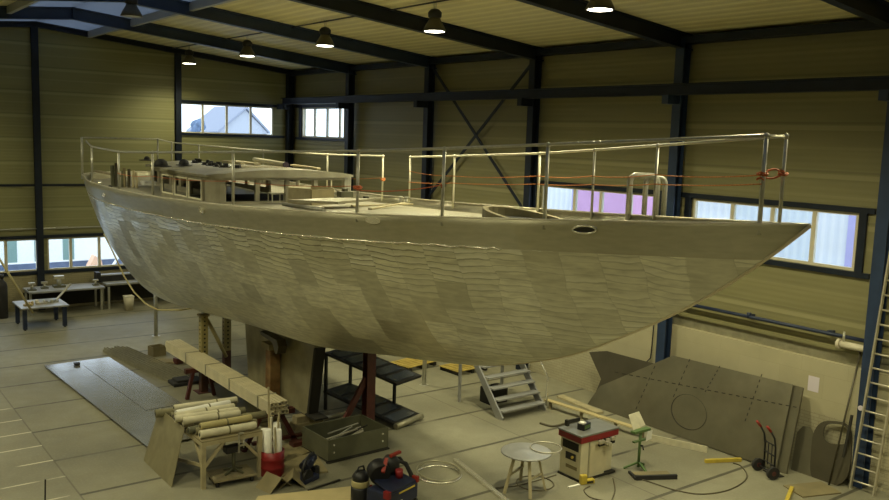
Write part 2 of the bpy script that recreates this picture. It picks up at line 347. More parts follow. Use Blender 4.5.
# ------------------------------------------------------------------ mesh building
class MB:
    def __init__(s): s.v = []; s.f = []; s.sm = []; s.uv = None
    def add(s, vs, fs, smooth=False, mx=None):
        o = len(s.v)
        for p in vs:
            p = Vector(p); s.v.append(mx @ p if mx else p)
        for f in fs: s.f.append([i + o for i in f]); s.sm.append(smooth)
        return s
    def box(s, c, d, mx=None):
        x, y, z = [k / 2 for k in d]; c = Vector(c)
        vs = [c + Vector(p) for p in ((-x, -y, -z), (x, -y, -z), (x, y, -z), (-x, y, -z), (-x, -y, z), (x, -y, z), (x, y, z), (-x, y, z))]
        return s.add(vs, [(0, 3, 2, 1), (4, 5, 6, 7), (0, 1, 5, 4), (1, 2, 6, 5), (2, 3, 7, 6), (3, 0, 4, 7)], False, mx)
    def bx(s, x0, x1, y0, y1, z0, z1, mx=None):
        return s.box(((x0 + x1) / 2, (y0 + y1) / 2, (z0 + z1) / 2), (abs(x1 - x0), abs(y1 - y0), abs(z1 - z0)), mx)
    def bar(s, a, b, w, h, up=(0, 0, 1)):
        a = Vector(a); b = Vector(b); d = (b - a); ln = d.length; d.normalize()
        up = Vector(up)
        if abs(d.dot(up)) > 0.98: up = Vector((1, 0, 0))
        sd = d.cross(up).normalized(); u = sd.cross(d)
        m = Matrix(((sd.x, d.x, u.x, a.x), (sd.y, d.y, u.y, a.y), (sd.z, d.z, u.z, a.z), (0, 0, 0, 1)))
        return s.box((0, ln / 2, 0), (w, ln, h), m)
    def tube(s, pts, r, n=8, closed=False, caps=True):
        pts = [Vector(p) for p in pts]; k = len(pts); rs = r if isinstance(r, (list, tuple)) else [r] * k
        vs = []; prev = None
        for i, p in enumerate(pts):
            if closed: t = pts[(i + 1) % k] - pts[i - 1]
            else: t = pts[min(i + 1, k - 1)] - pts[max(i - 1, 0)]
            t.normalize()
            if prev is None:
                a = Vector((0, 0, 1)) if abs(t.z) < 0.9 else Vector((1, 0, 0))
                x = t.cross(a).normalized()
            else:
                x = prev - t * prev.dot(t)
                x = x.normalized() if x.length > 1e-6 else t.orthogonal().normalized()
            prev = x; y = t.cross(x)
            for j in range(n):
                a = 2 * PI * j / n; vs.append(p + (x * math.cos(a) + y * math.sin(a)) * rs[i])
        fs = []
        for i in range(k if closed else k - 1):
            for j in range(n):
                a = i * n + j; b = i * n + (j + 1) % n; c = ((i + 1) % k) * n + (j + 1) % n; d = ((i + 1) % k) * n + j
                fs.append((a, b, c, d))
        s.add(vs, fs, True)
        if caps and not closed:
            o = len(s.v) - len(vs)
            s.f.append([o + j for j in reversed(range(n))]); s.sm.append(False)
            s.f.append([o + (k - 1) * n + j for j in range(n)]); s.sm.append(False)
        return s
    def cyl(s, a, b, r, n=16, r2=None): return s.tube([a, b], [r, r if r2 is None else r2], n)
    def lathe(s, prof, c=(0, 0, 0), n=24, mx=None):
        vs = []; c = Vector(c)
        for (r, z) in prof:
            for j in range(n): a = 2 * PI * j / n; vs.append(c + Vector((r * math.cos(a), r * math.sin(a), z)))
        fs = []
        for i in range(len(prof) - 1):
            for j in range(n):
                fs.append((i * n + j, i * n + (j + 1) % n, (i + 1) * n + (j + 1) % n, (i + 1) * n + j))
        s.add(vs, fs, True, mx)
        o = len(s.v) - len(vs)
        if prof[0][0] > 1e-5: s.f.append([o + j for j in reversed(range(n))]); s.sm.append(False)
        if prof[-1][0] > 1e-5: s.f.append([o + (len(prof) - 1) * n + j for j in range(n)]); s.sm.append(False)
        return s
    def slab(s, poly, off):
        """polygon of 3-D points extruded by vector off"""
        poly = [Vector(p) for p in poly]; off = Vector(off); n = len(poly)
        vs = poly + [p + off for p in poly]
        fs = [list(reversed(range(n))), list(range(n, 2 * n))] + [(i, (i + 1) % n, n + (i + 1) % n, n + i) for i in range(n)]
        return s.add(vs, fs)
    def frame(s, outer, inner, off):
        outer = [Vector(p) for p in outer]; inner = [Vector(p) for p in inner]; off = Vector(off); n = len(outer)
        vs = outer + inner + [p + off for p in outer] + [p + off for p in inner]; fs = []
        for i in range(n):
            j = (i + 1) % n
            fs += [(i, j, n + j, n + i), (2 * n + j, 2 * n + i, 3 * n + i, 3 * n + j), (j, i, 2 * n + i, 2 * n + j), (n + i, n + j, 3 * n + j, 3 * n + i)]
        return s.add(vs, fs)
    def grid(s, rows, smooth=True, uvs=None):
        nr = len(rows); nc = len(rows[0]); vs = [p for r in rows for p in r]
        fs = [(i * nc + j, i * nc + j + 1, (i + 1) * nc + j + 1, (i + 1) * nc + j) for i in range(nr - 1) for j in range(nc - 1)]
        s.add(vs, fs, smooth)
        if uvs: s.uv = [q for r in uvs for q in r]
        return s
    def build(s, name, m, parent=None, loc=None, bevel=0.0, rz=0.0, fixn=True):
        me = bpy.data.meshes.new(name); me.from_pydata([tuple(p) for p in s.v], [], s.f); me.update()
        me.polygons.foreach_set('use_smooth', s.sm)
        if s.uv:
            ul = me.uv_layers.new(name='UVMap')
            for lp in me.loops: ul.data[lp.index].uv = s.uv[lp.vertex_index]
        if fixn:
            b = bmesh.new(); b.from_mesh(me); bmesh.ops.recalc_face_normals(b, faces=b.faces[:]); b.to_mesh(me); b.free()
        me.materials.append(MT[m] if isinstance(m, str) else m)
        o = bpy.data.objects.new(name, me); COL.objects.link(o)
        if parent: o.parent = parent
        if loc is not None: o.location = loc
        if rz: o.rotation_euler = (0, 0, rz)
        if bevel:
            md = o.modifiers.new('edge', 'BEVEL'); md.width = bevel; md.segments = 2; md.limit_method = 'ANGLE'; md.angle_limit = R(40)
        return o

def tag(o, label, cat, group=None, kind=None):
    o['label'] = label; o['category'] = cat
    if group: o['group'] = group
    if kind: o['kind'] = kind
    return o
def thing(name, loc, label, cat, group=None, rz=0.0):
    o = bpy.data.objects.new(name, None); COL.objects.link(o); o.location = loc; o.rotation_euler = (0, 0, rz)
    o.empty_display_size = 0.2
    return tag(o, label, cat, group)
def struct(name, mb, m, parent=None, **k):
    o = mb.build(name, m, parent, **k)
    if not parent: o['kind'] = 'structure'
    return o
def sempty(name, loc=(0, 0, 0)):
    o = bpy.data.objects.new(name, None); COL.objects.link(o); o.location = loc; o['kind'] = 'structure'; return o
def copy_thing(src, loc=None, rz=None):
    c = src.copy(); COL.objects.link(c)
    if loc is not None: c.location = loc
    if rz is not None: c.rotation_euler = (0, 0, rz)
    for ch in list(src.children):
        d = ch.copy(); COL.objects.link(d); d.parent = c
        for g in list(ch.children):
            e = g.copy(); COL.objects.link(e); e.parent = d
    return c
def lerp(a, b, t): return a + (b - a) * t

# ------------------------------------------------------------------ the hall
XL, YN, ZE, SL = -19.8, -40.0, 9.15, 0.097
def roof_z(x): return ZE + SL * (9.9 - abs(x + 9.9))
struct('floor', MB().bx(XL, 0.2, YN, 0.2, -0.3, 0.0), 'floor')

def wall_with_holes(mb, axis, pos, th, a0, a1, zfun, holes, z0):
    """wall slab made of boxes around rectangular holes; axis 'x' wall runs along y at x = pos, 'y' wall runs along x"""
    cuts = sorted(set([a0, a1] + [h[0] for h in holes] + [h[1] for h in holes] + ([-9.9] if axis == 'y' else [])))
    cuts = [c for c in cuts if a0 <= c <= a1]
    for p, q in zip(cuts[:-1], cuts[1:]):
        mid = (p + q) / 2
        hs = sorted([(h[2], h[3]) for h in holes if h[0] < mid < h[1]])
        z = z0; segs = []
        for (lo, hi) in hs: segs.append((z, lo)); z = hi
        segs.append((z, None))
        for lo, hi in segs:
            hp, hq = (hi, hi) if hi is not None else (zfun(p), zfun(q))
            if axis == 'y': poly = [(p, pos, lo), (q, pos, lo), (q, pos, hq), (p, pos, hp)]; off = (0, th, 0)
            else: poly = [(pos, p, lo), (pos, q, lo), (pos, q, hq), (pos, p, hp)]; off = (th, 0, 0)
            mb.slab(poly, off)
GH = [(-9.7, -5.2, 1.40, 2.56), (-14.6, -10.02, 1.40, 2.56), (-19.3, -14.95, 1.40, 2.56), (-4.80, -0.90, 6.46, 7.60)]
LH = [(-4.20, -0.80, 6.44, 7.62), (-19.40, -15.25, 4.22, 5.38), (-24.36, -20.40, 4.22, 5.38)]
m = MB(); wall_with_holes(m, 'y', 0.0, 0.18, XL, 0.2, lambda x: roof_z(min(x, 0)), GH, 1.25); struct('wall_far', m, 'panel_gable')
struct('wall_far_plinth', MB().bx(XL, 0.0, -0.05, 0.18, 0.0, 1.25), 'brick_gable')
m = MB(); wall_with_holes(m, 'x', 0.0, 0.18, YN, 0.18, lambda y: ZE, LH, 2.62); struct('wall_right', m, 'panel_long')
struct('wall_right_block', MB().bx(-0.10, 0.18, YN, 0.0, 1.18, 2.30), 'block')
struct('wall_right_shade_band', MB().bx(0.03, 0.18, YN, 0.0, 2.30, 2.62), 'channel')  # recess toned darker than the blocks, a shadow band put into its colour
struct('trim_right_flashing', MB().bx(-0.05, 0.05, -24.7, -0.3, 2.56, 2.64), 'panel_long')
struct('wall_right_brick', MB().bx(-0.10, 0.18, YN, 0.0, 0.0, 1.18), 'brick_small')
struct('wall_left', MB().bx(XL - 0.2, XL, YN, 0.2, 0, ZE), 'panel_long')
m = MB(); wall_with_holes(m, 'y', YN - 0.2, 0.2, XL, 0.2, lambda x: roof_z(min(x, 0)), [], 0.0); struct('wall_near', m, 'panel_gable')
# roof: two slopes with a translucent strip on each side of the ridge
def roof_slab(x0, x1): return MB().slab([(x0, YN, roof_z(x0)), (x1, YN, roof_z(x1)), (x1, 0.2, roof_z(x1)), (x0, 0.2, roof_z(x0))], (0, 0, 0.15))
SKX = 1.75
m = roof_slab(-9.9 + SKX, 0.2); q = roof_slab(XL - 0.2, -9.9 - SKX); m.add(q.v, q.f)
struct('ceiling', m, 'roof')
m = roof_slab(-9.9, -9.9 + SKX); q = roof_slab(-9.9 - SKX, -9.9); m.add(q.v, q.f)
struct('ceiling_skylight', m, 'skylight')
for sx in (-1, 1):
    x = -9.9 + sx * SKX
    struct('trim_skylight', MB().bx(x - 0.06, x + 0.06, YN, 0, roof_z(x) - 0.22, roof_z(x) + 0.02), mat('pale_kerb', (0.35, 0.36, 0.36), 0.6))

def ibeam_v(x0, x1, yc, z0, z1, fw=0.24):
    """column, flanges facing along x"""
    return MB().bx(x0, x0 + 0.025, yc - fw / 2, yc + fw / 2, z0, z1).bx(x1 - 0.025, x1, yc - fw / 2, yc + fw / 2, z0, z1).bx(x0 + 0.02, x1 - 0.02, yc - 0.012, yc + 0.012, z0, z1)
for i in range(8):
    y = -5.0 * i - (0.14 if i == 0 else 0)
    xr = -0.003 if i else -0.003
    m = ibeam_v(-0.36, -0.11, y, 0, ZE - 0.1)
    m.bx(-0.78, -0.36, y - 0.09, y + 0.09, 7.54, 7.74)          # corbel under the crane rail
    if i: struct('column_right', m, 'blue' if i in (4, 5) else 'navy')
    else: struct('column_right', m, 'navy')
    struct('column_left', ibeam_v(XL, XL + 0.3, y, 0, ZE - 0.1), 'navy')
    # rafters: one I-section following both roof slopes
    for k, (xa, xb) in enumerate(((-9.9, -0.02), (XL + 0.02, -9.9))):
        m = MB()
        d = 0.36 if i else 0.2
        for (lo, hi, w) in ((-d, -d + 0.03, 0.2), (-d + 0.02, -0.02, 0.03), (-0.035, -0.005, 0.2)):
            m.slab([(xa, y - w / 2, roof_z(xa) + lo), (xb, y - w / 2, roof_z(xb) + lo), (xb, y - w / 2, roof_z(xb) + hi), (xa, y - w / 2, roof_z(xa) + hi)], (0, w, 0))
        if k == 0 and i:
            m.bx(-9.93, -9.87, y - 0.1, y + 0.1, roof_z(-9.9) - d, roof_z(-9.9))
        struct('roof_beam', m, 'blue' if i in (1, 2) else 'navy')  # beams by the skylight lighter blue, its daylight put into the colour
for x in (-4.94, -9.97, -14.9):
    m = MB().bx(x - 0.11, x + 0.11, -0.21, -0.19, 0, roof_z(x) - 0.15).bx(x - 0.11, x + 0.11, -0.055, -0.05, 0, roof_z(x) - 0.15).bx(x - 0.012, x + 0.012, -0.19, -0.05, 0, roof_z(x) - 0.15)
    struct('column_far', m, 'navy')
struct('trim_eave', MB().bx(-0.32, -0.02, YN, -0.1, 8.93, 9.10), 'navy')
struct('crane_rail_beam', MB().bx(-0.62, -0.58, YN, -0.25, 7.74, 8.0).bx(-0.70, -0.48, YN, -0.25, 7.975, 8.0).bx(-0.70, -0.48, YN, -0.25, 7.74, 7.765), 'navy')
def brace(a, b): return MB().bar(a, b, 0.09, 0.03, (1, 0, 0))
struct('trim_cross_brace', brace((-0.26, -10.15, 8.85), (-0.26, -14.9, 4.55)), 'navy')
struct('trim_cross_brace', brace((-0.22, -14.85, 8.75), (-0.22, -10.15, 4.70)), 'navy')
# lintel and sill rails on the gable
struct('trim_far_lintel', MB().bx(-14.7, -5.1, -0.07, 0.0, 2.57, 2.68).bx(-14.7, -5.1, -0.06, 0.0, 1.28, 1.40), 'navy')
struct('trim_far_upper', MB().bx(-4.83, -0.4, -0.06, 0.0, 7.61, 7.72).bx(-4.83, -0.4, -0.06, 0.0, 6.36, 6.46), 'navy')
struct('trim_far_joint_shadow', MB().bx(XL, -5, -0.03, 0.0, 4.42, 4.50), 'navy')  # dark strip painting in the shadow of a panel joint
struct('trim_far_conduit', MB().tube([(-19, -0.06, 2.92), (-4.2, -0.06, 2.92)], 0.025, 6).bx(-10.9, -10.5, -0.12, -0.03, 2.9, 2.96).bx(-9.4, -9.0, -0.12, -0.03, 2.9, 2.96), 'tube')
struct('trim_right_window', MB().bx(-0.06, 0.0, -24.7, -15.1, 5.39, 5.50).bx(-0.06, 0.0, -24.7, -15.1, 4.10, 4.21).bx(-0.06, 0, -24.55, -24.40, 4.21, 5.39).bx(-0.06, 0, -20.37, -20.2, 4.21, 5.39).bx(-0.06, 0, -19.58, -19.42, 4.21, 5.39), 'navy')
struct('trim_right_upper', MB().bx(-0.06, 0.0, -4.75, -0.3, 7.63, 7.74).bx(-0.06, 0.0, -4.75, -0.3, 6.33, 6.43).bx(-0.06, 0, -0.79, -0.62, 6.43, 7.63), 'navy')
struct('trim_right_pipe', MB().tube([(-0.16, -20.3, 2.90), (-0.16, -24.85, 2.90)], 0.04, 8).cyl((-0.16, -22.2, 2.88), (-0.16, -22.2, 2.99), 0.05).bx(-0.14, 0, -22.25, -22.15, 2.85, 2.95).bx(-0.14, 0, -24.1, -24.0, 2.85, 2.95), 'bluesteel')

# windows: frame, mullions, panes
def window(n, axis, a0, a1, z0, z1, cuts, fw=0.055, pos=0.03):
    w = sempty('window_%d' % n, ((a0 + a1) / 2, pos, z0) if axis == 'y' else (pos, (a0 + a1) / 2, z0))
    c = (a0 + a1) / 2
    def B(mb, p, q, lo, hi, t0, t1):
        return mb.bx(p - c, q - c, t0, t1, lo - z0, hi - z0) if axis == 'y' else mb.bx(t0, t1, p - c, q - c, lo - z0, hi - z0)
    m = MB(); B(m, a0, a1, z0, z0 + fw, -0.02, 0.06); B(m, a0, a1, z1 - fw, z1, -0.02, 0.06); B(m, a0, a0 + fw, z0 + fw, z1 - fw, -0.02, 0.06); B(m, a1 - fw, a1, z0 + fw, z1 - fw, -0.02, 0.06)
    m.build('window_frame', 'frame', w)
    for k in cuts:
        mm = MB(); B(mm, k - fw * 0.9, k + fw * 0.9, z0 + fw, z1 - fw, -0.02, 0.06); mm.build('mullion', 'frame', w)
    e = [a0] + list(cuts) + [a1]
    for p, q in zip(e[:-1], e[1:]):
        mm = MB(); B(mm, p + fw, q - fw, z0 + fw, z1 - fw, 0.015, 0.025); mm.build('pane', 'glass', w)
    return w
def ycut(px, v): return onx(px, v, 0.0).y
def xcut(px, v): return ony(px, v, 0.0).x
window(1, 'y', -9.7, -5.2, 1.40, 2.56, [xcut(71, 255), xcut(99.5, 255), xcut(126, 255)])
window(2, 'y', -14.6, -10.02, 1.40, 2.56, [xcut(6, 255), -12.3, -13.5])
window(3, 'y', -19.3, -14.95, 1.40, 2.56, [-16.1, -17.2, -18.3])
window(4, 'y', -4.80, -0.90, 6.46, 7.60, [xcut(203, 119), xcut(227, 119), xcut(251, 119)], 0.045)
window(5, 'x', -4.20, -0.80, 6.44, 7.62, [ycut(314, 123), ycut(326.5, 123), ycut(339, 123)], 0.05)
window(6, 'x', -19.40, -15.25, 4.22, 5.38, [ycut(574, 200), ycut(600, 205), ycut(629, 205)])
window(7, 'x', -24.36, -20.40, 4.22, 5.38, [ycut(732, 212), ycut(772, 215), ycut(813, 230)])

# ------------------------------------------------------------------ outside
struct('ground_outside', MB().bx(-60, 120, 0.6, 160, -1.6, -1.3), 'snow')
struct('ground_beside', MB().bx(0.7, 60, -60, 0.6, -0.6, -0.3), 'snow')
nb = thing('neighbouring_building', (9.0, -17, -0.3), 'white ribbed building with pink doors seen through right wall windows', 'building')
MB().bx(0, 6, -9, 15, 0, 5.6).build('cladding', 'ext_white', nb)
MB().bx(-.1, 6.1, -9.1, 15.1, 5.6, 5.8).build('roof', 'ext_roof', nb)
MB().bx(-0.08, 0, 4.96, 9.0, 0, 5.2).build('door', 'ext_pink', nb)['label'] = 'pink sliding door'
for a_, b_ in ((9.01, 9.34), (-3.4, -2.47)):
    MB().bx(-0.08, 0, a_, b_, 0, 5.2).build('corner_trim', 'ext_lilac', nb)['label'] = 'lilac strip'
ho = thing('brick_house', (24.7, 60, -1.3), 'pale gabled house outside the upper far window', 'house')
MB().slab([(-3.2, 0, 0), (2.6, 0, 0), (2.6, 0, 7.9), (-0.0, 0, 10.3), (-3.2, 0, 7.7)], (0, 9, 0)).build('wall', 'ext_house', ho)
MB().slab([(-3.5, -0.3, 7.5), (0, -0.3, 10.45), (2.9, -0.3, 7.7), (2.9, -0.3, 7.95), (0, -0.3, 10.75), (-3.5, -0.3, 7.8)], (0, 9.6, 0)).build('roof', 'ext_roof', ho)
MB().bx(0.2, 0.9, 2, 2.7, 9.6, 11.3).build('chimney', 'ext_house', ho)
def ext_tree(x, y, h, w, lab):
    t = thing('tree', (x, y, -1.3), lab, 'tree', None)
    MB().tube([(0, 0, 0), (0.1, 0, h * 0.6)], [0.2, 0.1], 7).build('trunk', 'cable', t)
    m = MB(); rnd = random.Random(int(x * 10))
    for k in range(34):
        a = rnd.uniform(0, 2 * PI); rr = rnd.uniform(0, w); zz = rnd.uniform(0.35, 0.95) * h
        s = rnd.uniform(0.35, 0.8) * w * 0.5
        c = Vector((rr * math.cos(a) * (1.2 - zz / h), rr * math.sin(a) * (1.2 - zz / h), zz))
        m.lathe([(0.01, -s), (s * 0.7, -s * 0.6), (s, 0), (s * 0.7, s * 0.6), (0.01, s)], c, 7)
    m.build('crown', 'ext_tree', t)
ext_tree(18.4, 58, 9.4, 1.6, 'hazy bluish tree left of the pale house outside')
ext_tree(27.2, 57, 8.3, 1.6, 'hazy bluish tree right of the pale house outside')
fe = thing('yard_fence', (-9, 13.5, -1.3), 'low blue-grey hoarding across the snowy yard', 'fence')
MB().bx(-14, 12, 0, 0.15, 0, 0.95).build('panel', 'ext_blue', fe)
MB().bx(-14, 12, -0.05, 0.0, 0.98, 1.05).bx(-14, 12, -0.05, 0, 0.5, 0.54).build('rail', 'white', fe)
ct = thing('shipping_container', (-6.0, 19, -1.3), 'white and pale green striped container out in the yard', 'container')
MB().bx(-2.4, 4.4, 0, 2.4, 0, 2.6).build('body', 'white', ct)
for k in range(3):
    MB().bx(-1.75 + k * 1.5, -1.15 + k * 1.5, -0.03, 0, 0, 2.6).build('stripe', 'ext_green', ct)
tag(MB().slab([(-0.5, 0, 0), (0.5, 0, 0), (0.25, 0, 1.1), (-0.05, 0, 1.35), (-0.35, 0, 0.8)], (0, 0.6, 0)).build('tarpaulin', 'ext_orange', None, (-4.7, 12.4, -1.3)), 'orange tarpaulin heap against the blue hoarding outside', 'tarpaulin')
tr = thing('boat_trailer', (-3.4, 11.8, -1.3), 'pale steel boat trailer with raised A-frame outside the low windows', 'trailer')
MB().bar((-0.9, 0, 0.5), (-0.1, 0, 1.75), 0.1, 0.1).bar((0.7, 0, 0.5), (-0.1, 0, 1.75), 0.1, 0.1).bx(-1.2, 1.2, -0.1, 0.1, 0.4, 0.55).build('frame', 'white', tr)
MB().cyl((-0.7, -0.15, 0.28), (-0.7, 0.15, 0.28), 0.28).build('wheel', 'rubber', tr); MB().cyl((0.7, -0.15, 0.28), (0.7, 0.15, 0.28), 0.28).build('wheel', 'rubber', tr)

# ------------------------------------------------------------------ lamps
def pendant(loc, label, lit=True, drop=0.45):
    t = thing('pendant_lamp', loc, label, 'lamp', 'high bay pendant lamps')
    MB().lathe([(0.255, 0.0), (0.265, 0.01), (0.21, 0.13), (0.14, 0.24), (0.12, 0.30)], n=28).build('lamp_shade', 'lamphood', t)
    MB().lathe([(0.10, 0.28), (0.15, 0.32), (0.155, 0.42), (0.10, 0.48), (0.03, 0.5)], n=20).build('ballast_housing', 'black', t)
    MB().lathe([(0.0001, -0.015), (0.15, -0.012), (0.25, 0.004)], n=28).build('diffuser', 'lampglow' if lit else 'lampoff', t)
    MB().tube([(0, -0.03, 0.48), (0, -0.06, 0.48 + drop)], 0.008, 5).tube([(0, 0.03, 0.48), (0, 0.06, 0.48 + drop)], 0.008, 5).build('hanger', 'tube', t)
    if lit:
        ld = bpy.data.lights.new('lamp_light', 'SPOT'); ld.energy = LAMP_W * ((0.4 if loc[1] > -8 else 1.08) if loc[0] > -9 else (0.42 if loc[1] > -8 else 0.9 if loc[1] > -14 else 0.75)); ld.color = LAMP_C; ld.spot_size = R(148); ld.spot_blend = 0.75; ld.shadow_soft_size = 0.15
        lo = bpy.data.objects.new('lamp_light', ld); COL.objects.link(lo); lo.parent = t; lo.location = (0, 0, -0.05)
    return t
LAMP_W = 1250.0
LAMP_C = (1.0, 0.935, 0.58)
lab = ['pendant lamp nearest the bow, at the top edge of the picture', 'lit pendant lamp second from the bow in the row', 'lit pendant lamp third from the bow in the row',
       'lit pendant lamp fourth from the bow in the row', 'small lit pendant lamp farthest back, just above the far column']
zr = roof_z(-5.2)
for i in range(5):
    pendant((-5.2, -22 + 5 * i, 8.95), lab[i], True, zr - 8.95 - 0.5)
for i, y in enumerate((-32, -27)): pendant((-5.2, y, 8.95), 'pendant lamp added unseen to the right hand row, out of the picture', True, zr - 9.45)  # unseen lamps added nearer the camera to light the hull
for i, y in enumerate((-32, -27, -22, -17, -12, -7, -2)):
    pendant((-14.6, y, 8.95), 'pendant lamp of the added unseen left hand row, out of the picture', True, zr - 9.45)  # whole left row is unseen, added to light the hull's near side
pendant((-10.0, -10.9, 9.30), 'unlit pendant lamp hanging under the ridge skylight', False, 0.12)
struct('trim_lamp_conduit', MB().tube([(-5.2, -38, zr - 0.06), (-5.2, -0.3, zr - 0.06)], 0.02, 6), 'black')

# ------------------------------------------------------------------ the yacht
SY = [-27.76, -27, -26, -24, -22, -20, -17.5, -15, -12.5, -10, -8.4]
SHB = [0.004, .248, .555, 1.17, 1.74, 2.16, 2.46, 2.65, 2.76, 2.74, 2.45]
KY = [-27.76, -27.3, -26.5, -25.5, -24, -22, -20, -17.5, -15, -12, -10, -8.4]
KZ = [5.743, 5.337, 4.728, 4.113, 3.373, 2.797, 2.512, 2.178, 2.09, 1.899, 1.80, 2.03]
PY_ = [-27.76, -24, -20, -15, -8.4]
PP = [.844, .643, .456, .399, .371]
def pchip(X, Y):
    n = len(X); h = [X[i + 1] - X[i] for i in range(n - 1)]; d = [(Y[i + 1] - Y[i]) / h[i] for i in range(n - 1)]
    mm = [d[0]] + [0.0] * (n - 2) + [d[-1]]
    for i in range(1, n - 1):
        if d[i - 1] * d[i] > 0:
            w1 = 2 * h[i] + h[i - 1]; w2 = h[i] + 2 * h[i - 1]; mm[i] = (w1 + w2) / (w1 / d[i - 1] + w2 / d[i])
    def F(t):
        i = 0
        while i < n - 2 and t > X[i + 1]: i += 1
        s = (t - X[i]) / h[i]
        return (1 + 2 * s) * (1 - s) ** 2 * Y[i] + s * (1 - s) ** 2 * h[i] * mm[i] + s * s * (3 - 2 * s) * Y[i + 1] + s * s * (s - 1) * h[i] * mm[i + 1]
    return F
HBf, KZf, PPf = pchip(SY, SHB), pchip(KY, KZ), pchip(PY_, PP)
def zs(y): t = (y + 18) / 10; return 5.2 - .327 * t + .31 * t * t + .076 * t ** 3
def xc(y): return -7.973 - .022 * (y + 15)
STN = 1.15
def station(y):
    """half breadth, keel z, exponent"""
    if y <= -8.4: return max(0.004, HBf(y)), KZf(y), PPf(y)
    s = min(1.0, (y + 8.4) / STN)
    return max(0.01, 2.45 * (1 - s ** 2.4) ** (1 / 2.4)), 2.03 + 0.35 * s + 0.5 * s ** 4, 0.371
def hull_pt(y, w, side=-1, out=0.0):
    hb, kz, p = station(y); z = kz + (zs(y) - kz) * w
    return Vector((xc(y) + side * (hb * w ** p + out), y, z))
yst = [-27.76 + (27.76 - 8.4) * k / 110 for k in range(111)] + [-8.4 + STN * math.sin(PI / 2 * k / 16) for k in range(1, 17)]
NW = 40; wst = [(k / NW) ** 1.8 for k in range(NW + 1)]
yacht = thing('sailing_yacht', (xc(-15), -15, 0), 'large bare aluminium sailing yacht hull under construction on stands', 'yacht')
YO = Vector(yacht.location)
def loc(P): return Vector(P) - YO
rows = []; uvs = []
for y in yst:
    pr = [hull_pt(y, w, -1) for w in reversed(wst)] ; sb = [hull_pt(y, w, 1) for w in wst[1:]]
    g = 0; a = [0.0]
    for i in range(1, len(pr)): g += (pr[i] - pr[i - 1]).length; a.append(g)
    a2 = [g]
    for i in range(len(sb)):
        g += 0.1; a2.append(a[max(0, len(pr) - 2 - i)])
    rows.append([loc(p) for p in pr + sb]); uvs.append([(y, q) for q in a] + [(y + 3.3, q) for q in a2[1:]])
hm = MB().grid(rows, True, uvs); hm.f = [f[::-1] for f in hm.f]
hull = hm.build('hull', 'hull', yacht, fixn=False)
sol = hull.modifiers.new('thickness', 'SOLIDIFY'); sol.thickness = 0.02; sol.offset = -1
GUN = 0.17
def deck_z(y): return zs(y) - GUN
rows = []
for y in yst[2:-1]:
    hb, kz, p = station(y); w = (deck_z(y) - kz) / (zs(y) - kz); h = hb * max(0.0, w) ** p - 0.012
    rows.append([loc((xc(y) + h * (j / 5), y, deck_z(y) + 0.07 * (1 - (j / 5) ** 2) * min(1, h))) for j in range(-5, 6)])
MB().grid(rows, True).build('deck', 'deck', yacht)
# gunwale cap, stem bar, rubbing weld
cap = [hull_pt(y, 1, -1) + Vector((0.012, 0, 0.01)) for y in yst]; cap2 = [hull_pt(y, 1, 1) + Vector((-0.012, 0, 0.01)) for y in yst]
MB().tube([loc(p) for p in cap + cap2[::-1]], 0.017, 6).build('gunwale_cap', 'alu', yacht)
MB().tube([loc((xc(y), y - 0.01, KZf(y))) for y in [-27.76 + k * 0.18 for k in range(34)]], [0.022 - 0.0003 * k for k in range(34)], 8).build('stem_bar', mat('warm_stem_edge', (0.66, 0.58, 0.40), 0.35, 0.4), yacht)
def girth_pt(y, dist, side=-1, out=0.0):
    hb, kz, p = station(y); g = 0; last = hull_pt(y, 1, side)
    for k in range(1, 60):
        w = 1 - k / 60; q = hull_pt(y, w, side); g2 = g + (q - last).length
        if g2 >= dist: return last.lerp(q, (dist - g) / max(1e-6, g2 - g)) + Vector((side * out, 0, 0))
        g = g2; last = q
    return last
ws = MB()
rw = random.Random(2); wy = [-23.8 + 0.055 * k for k in range(int(15.4 / 0.055))]
ws.tube([loc(girth_pt(y, 0.455 + rw.uniform(-.014, .014), -1, 0.006)) for y in wy], [rw.uniform(.006, .021) for _ in wy], 6)
ws.build('weld_bead', 'bright', yacht)['label'] = 'bright weld line below the gunwale'
# fittings in the topsides found by their row in the picture
def near_hull(px, py):
    best = None
    for y in [-27 + k * 0.05 for k in range(380)]:
        for k in range(0, 60):
            P = hull_pt(y, 1 - k * 0.008); u, v = project(P); d = (u - px) ** 2 + (v - py) ** 2
            if best is None or d < best[0]: best = (d, y, 1 - k * 0.008)
    return best[1], best[2]
def oval_on_hull(px, py, a, b, name, m, out=0.012, ring=True, tilt=0):
    y, w = near_hull(px, py); P = hull_pt(y, w); t = (hull_pt(y + 0.05, w) - hull_pt(y - 0.05, w)).normalized(); s = (hull_pt(y, min(1, w + 0.02)) - hull_pt(y, w - 0.02)).normalized()
    nrm = t.cross(s).normalized()
    if nrm.x > 0: nrm = -nrm
    el = [P + nrm * out + t * (a * math.cos(2 * PI * k / 24)) + s * (b * math.sin(2 * PI * k / 24)) for k in range(24)]
    o = MB()
    if ring: o.tube([loc(q) for q in el], 0.017, 6, True)
    else: o.slab([loc(q) for q in el], -nrm * 0.03)
    r = o.build(name, m, yacht)
    return P, nrm, t, s, el
P, nrm, t, s, el = oval_on_hull(372, 221, 0.16, 0.055, 'fairlead_plate', 'bright', 0.012, False)
P, nrm, t, s, el = oval_on_hull(583, 229.5, 0.17, 0.055, 'hawse_ring', 'bright', 0.01)
MB().slab([loc(q - nrm * 0.002) for q in el], -nrm * 0.012).build('hawse_hole', 'dark', yacht)
P, nrm, t, s, el = oval_on_hull(202, 210, 0.09, 0.06, 'hawse_ring', 'bright', 0.01)
MB().slab([loc(q - nrm * 0.002) for q in el], -nrm * 0.012).build('hawse_hole', 'alu', yacht)
P, nrm, t, s, el = oval_on_hull(104, 195, 0.10, 0.04, 'hawse_ring', 'bright', 0.01)
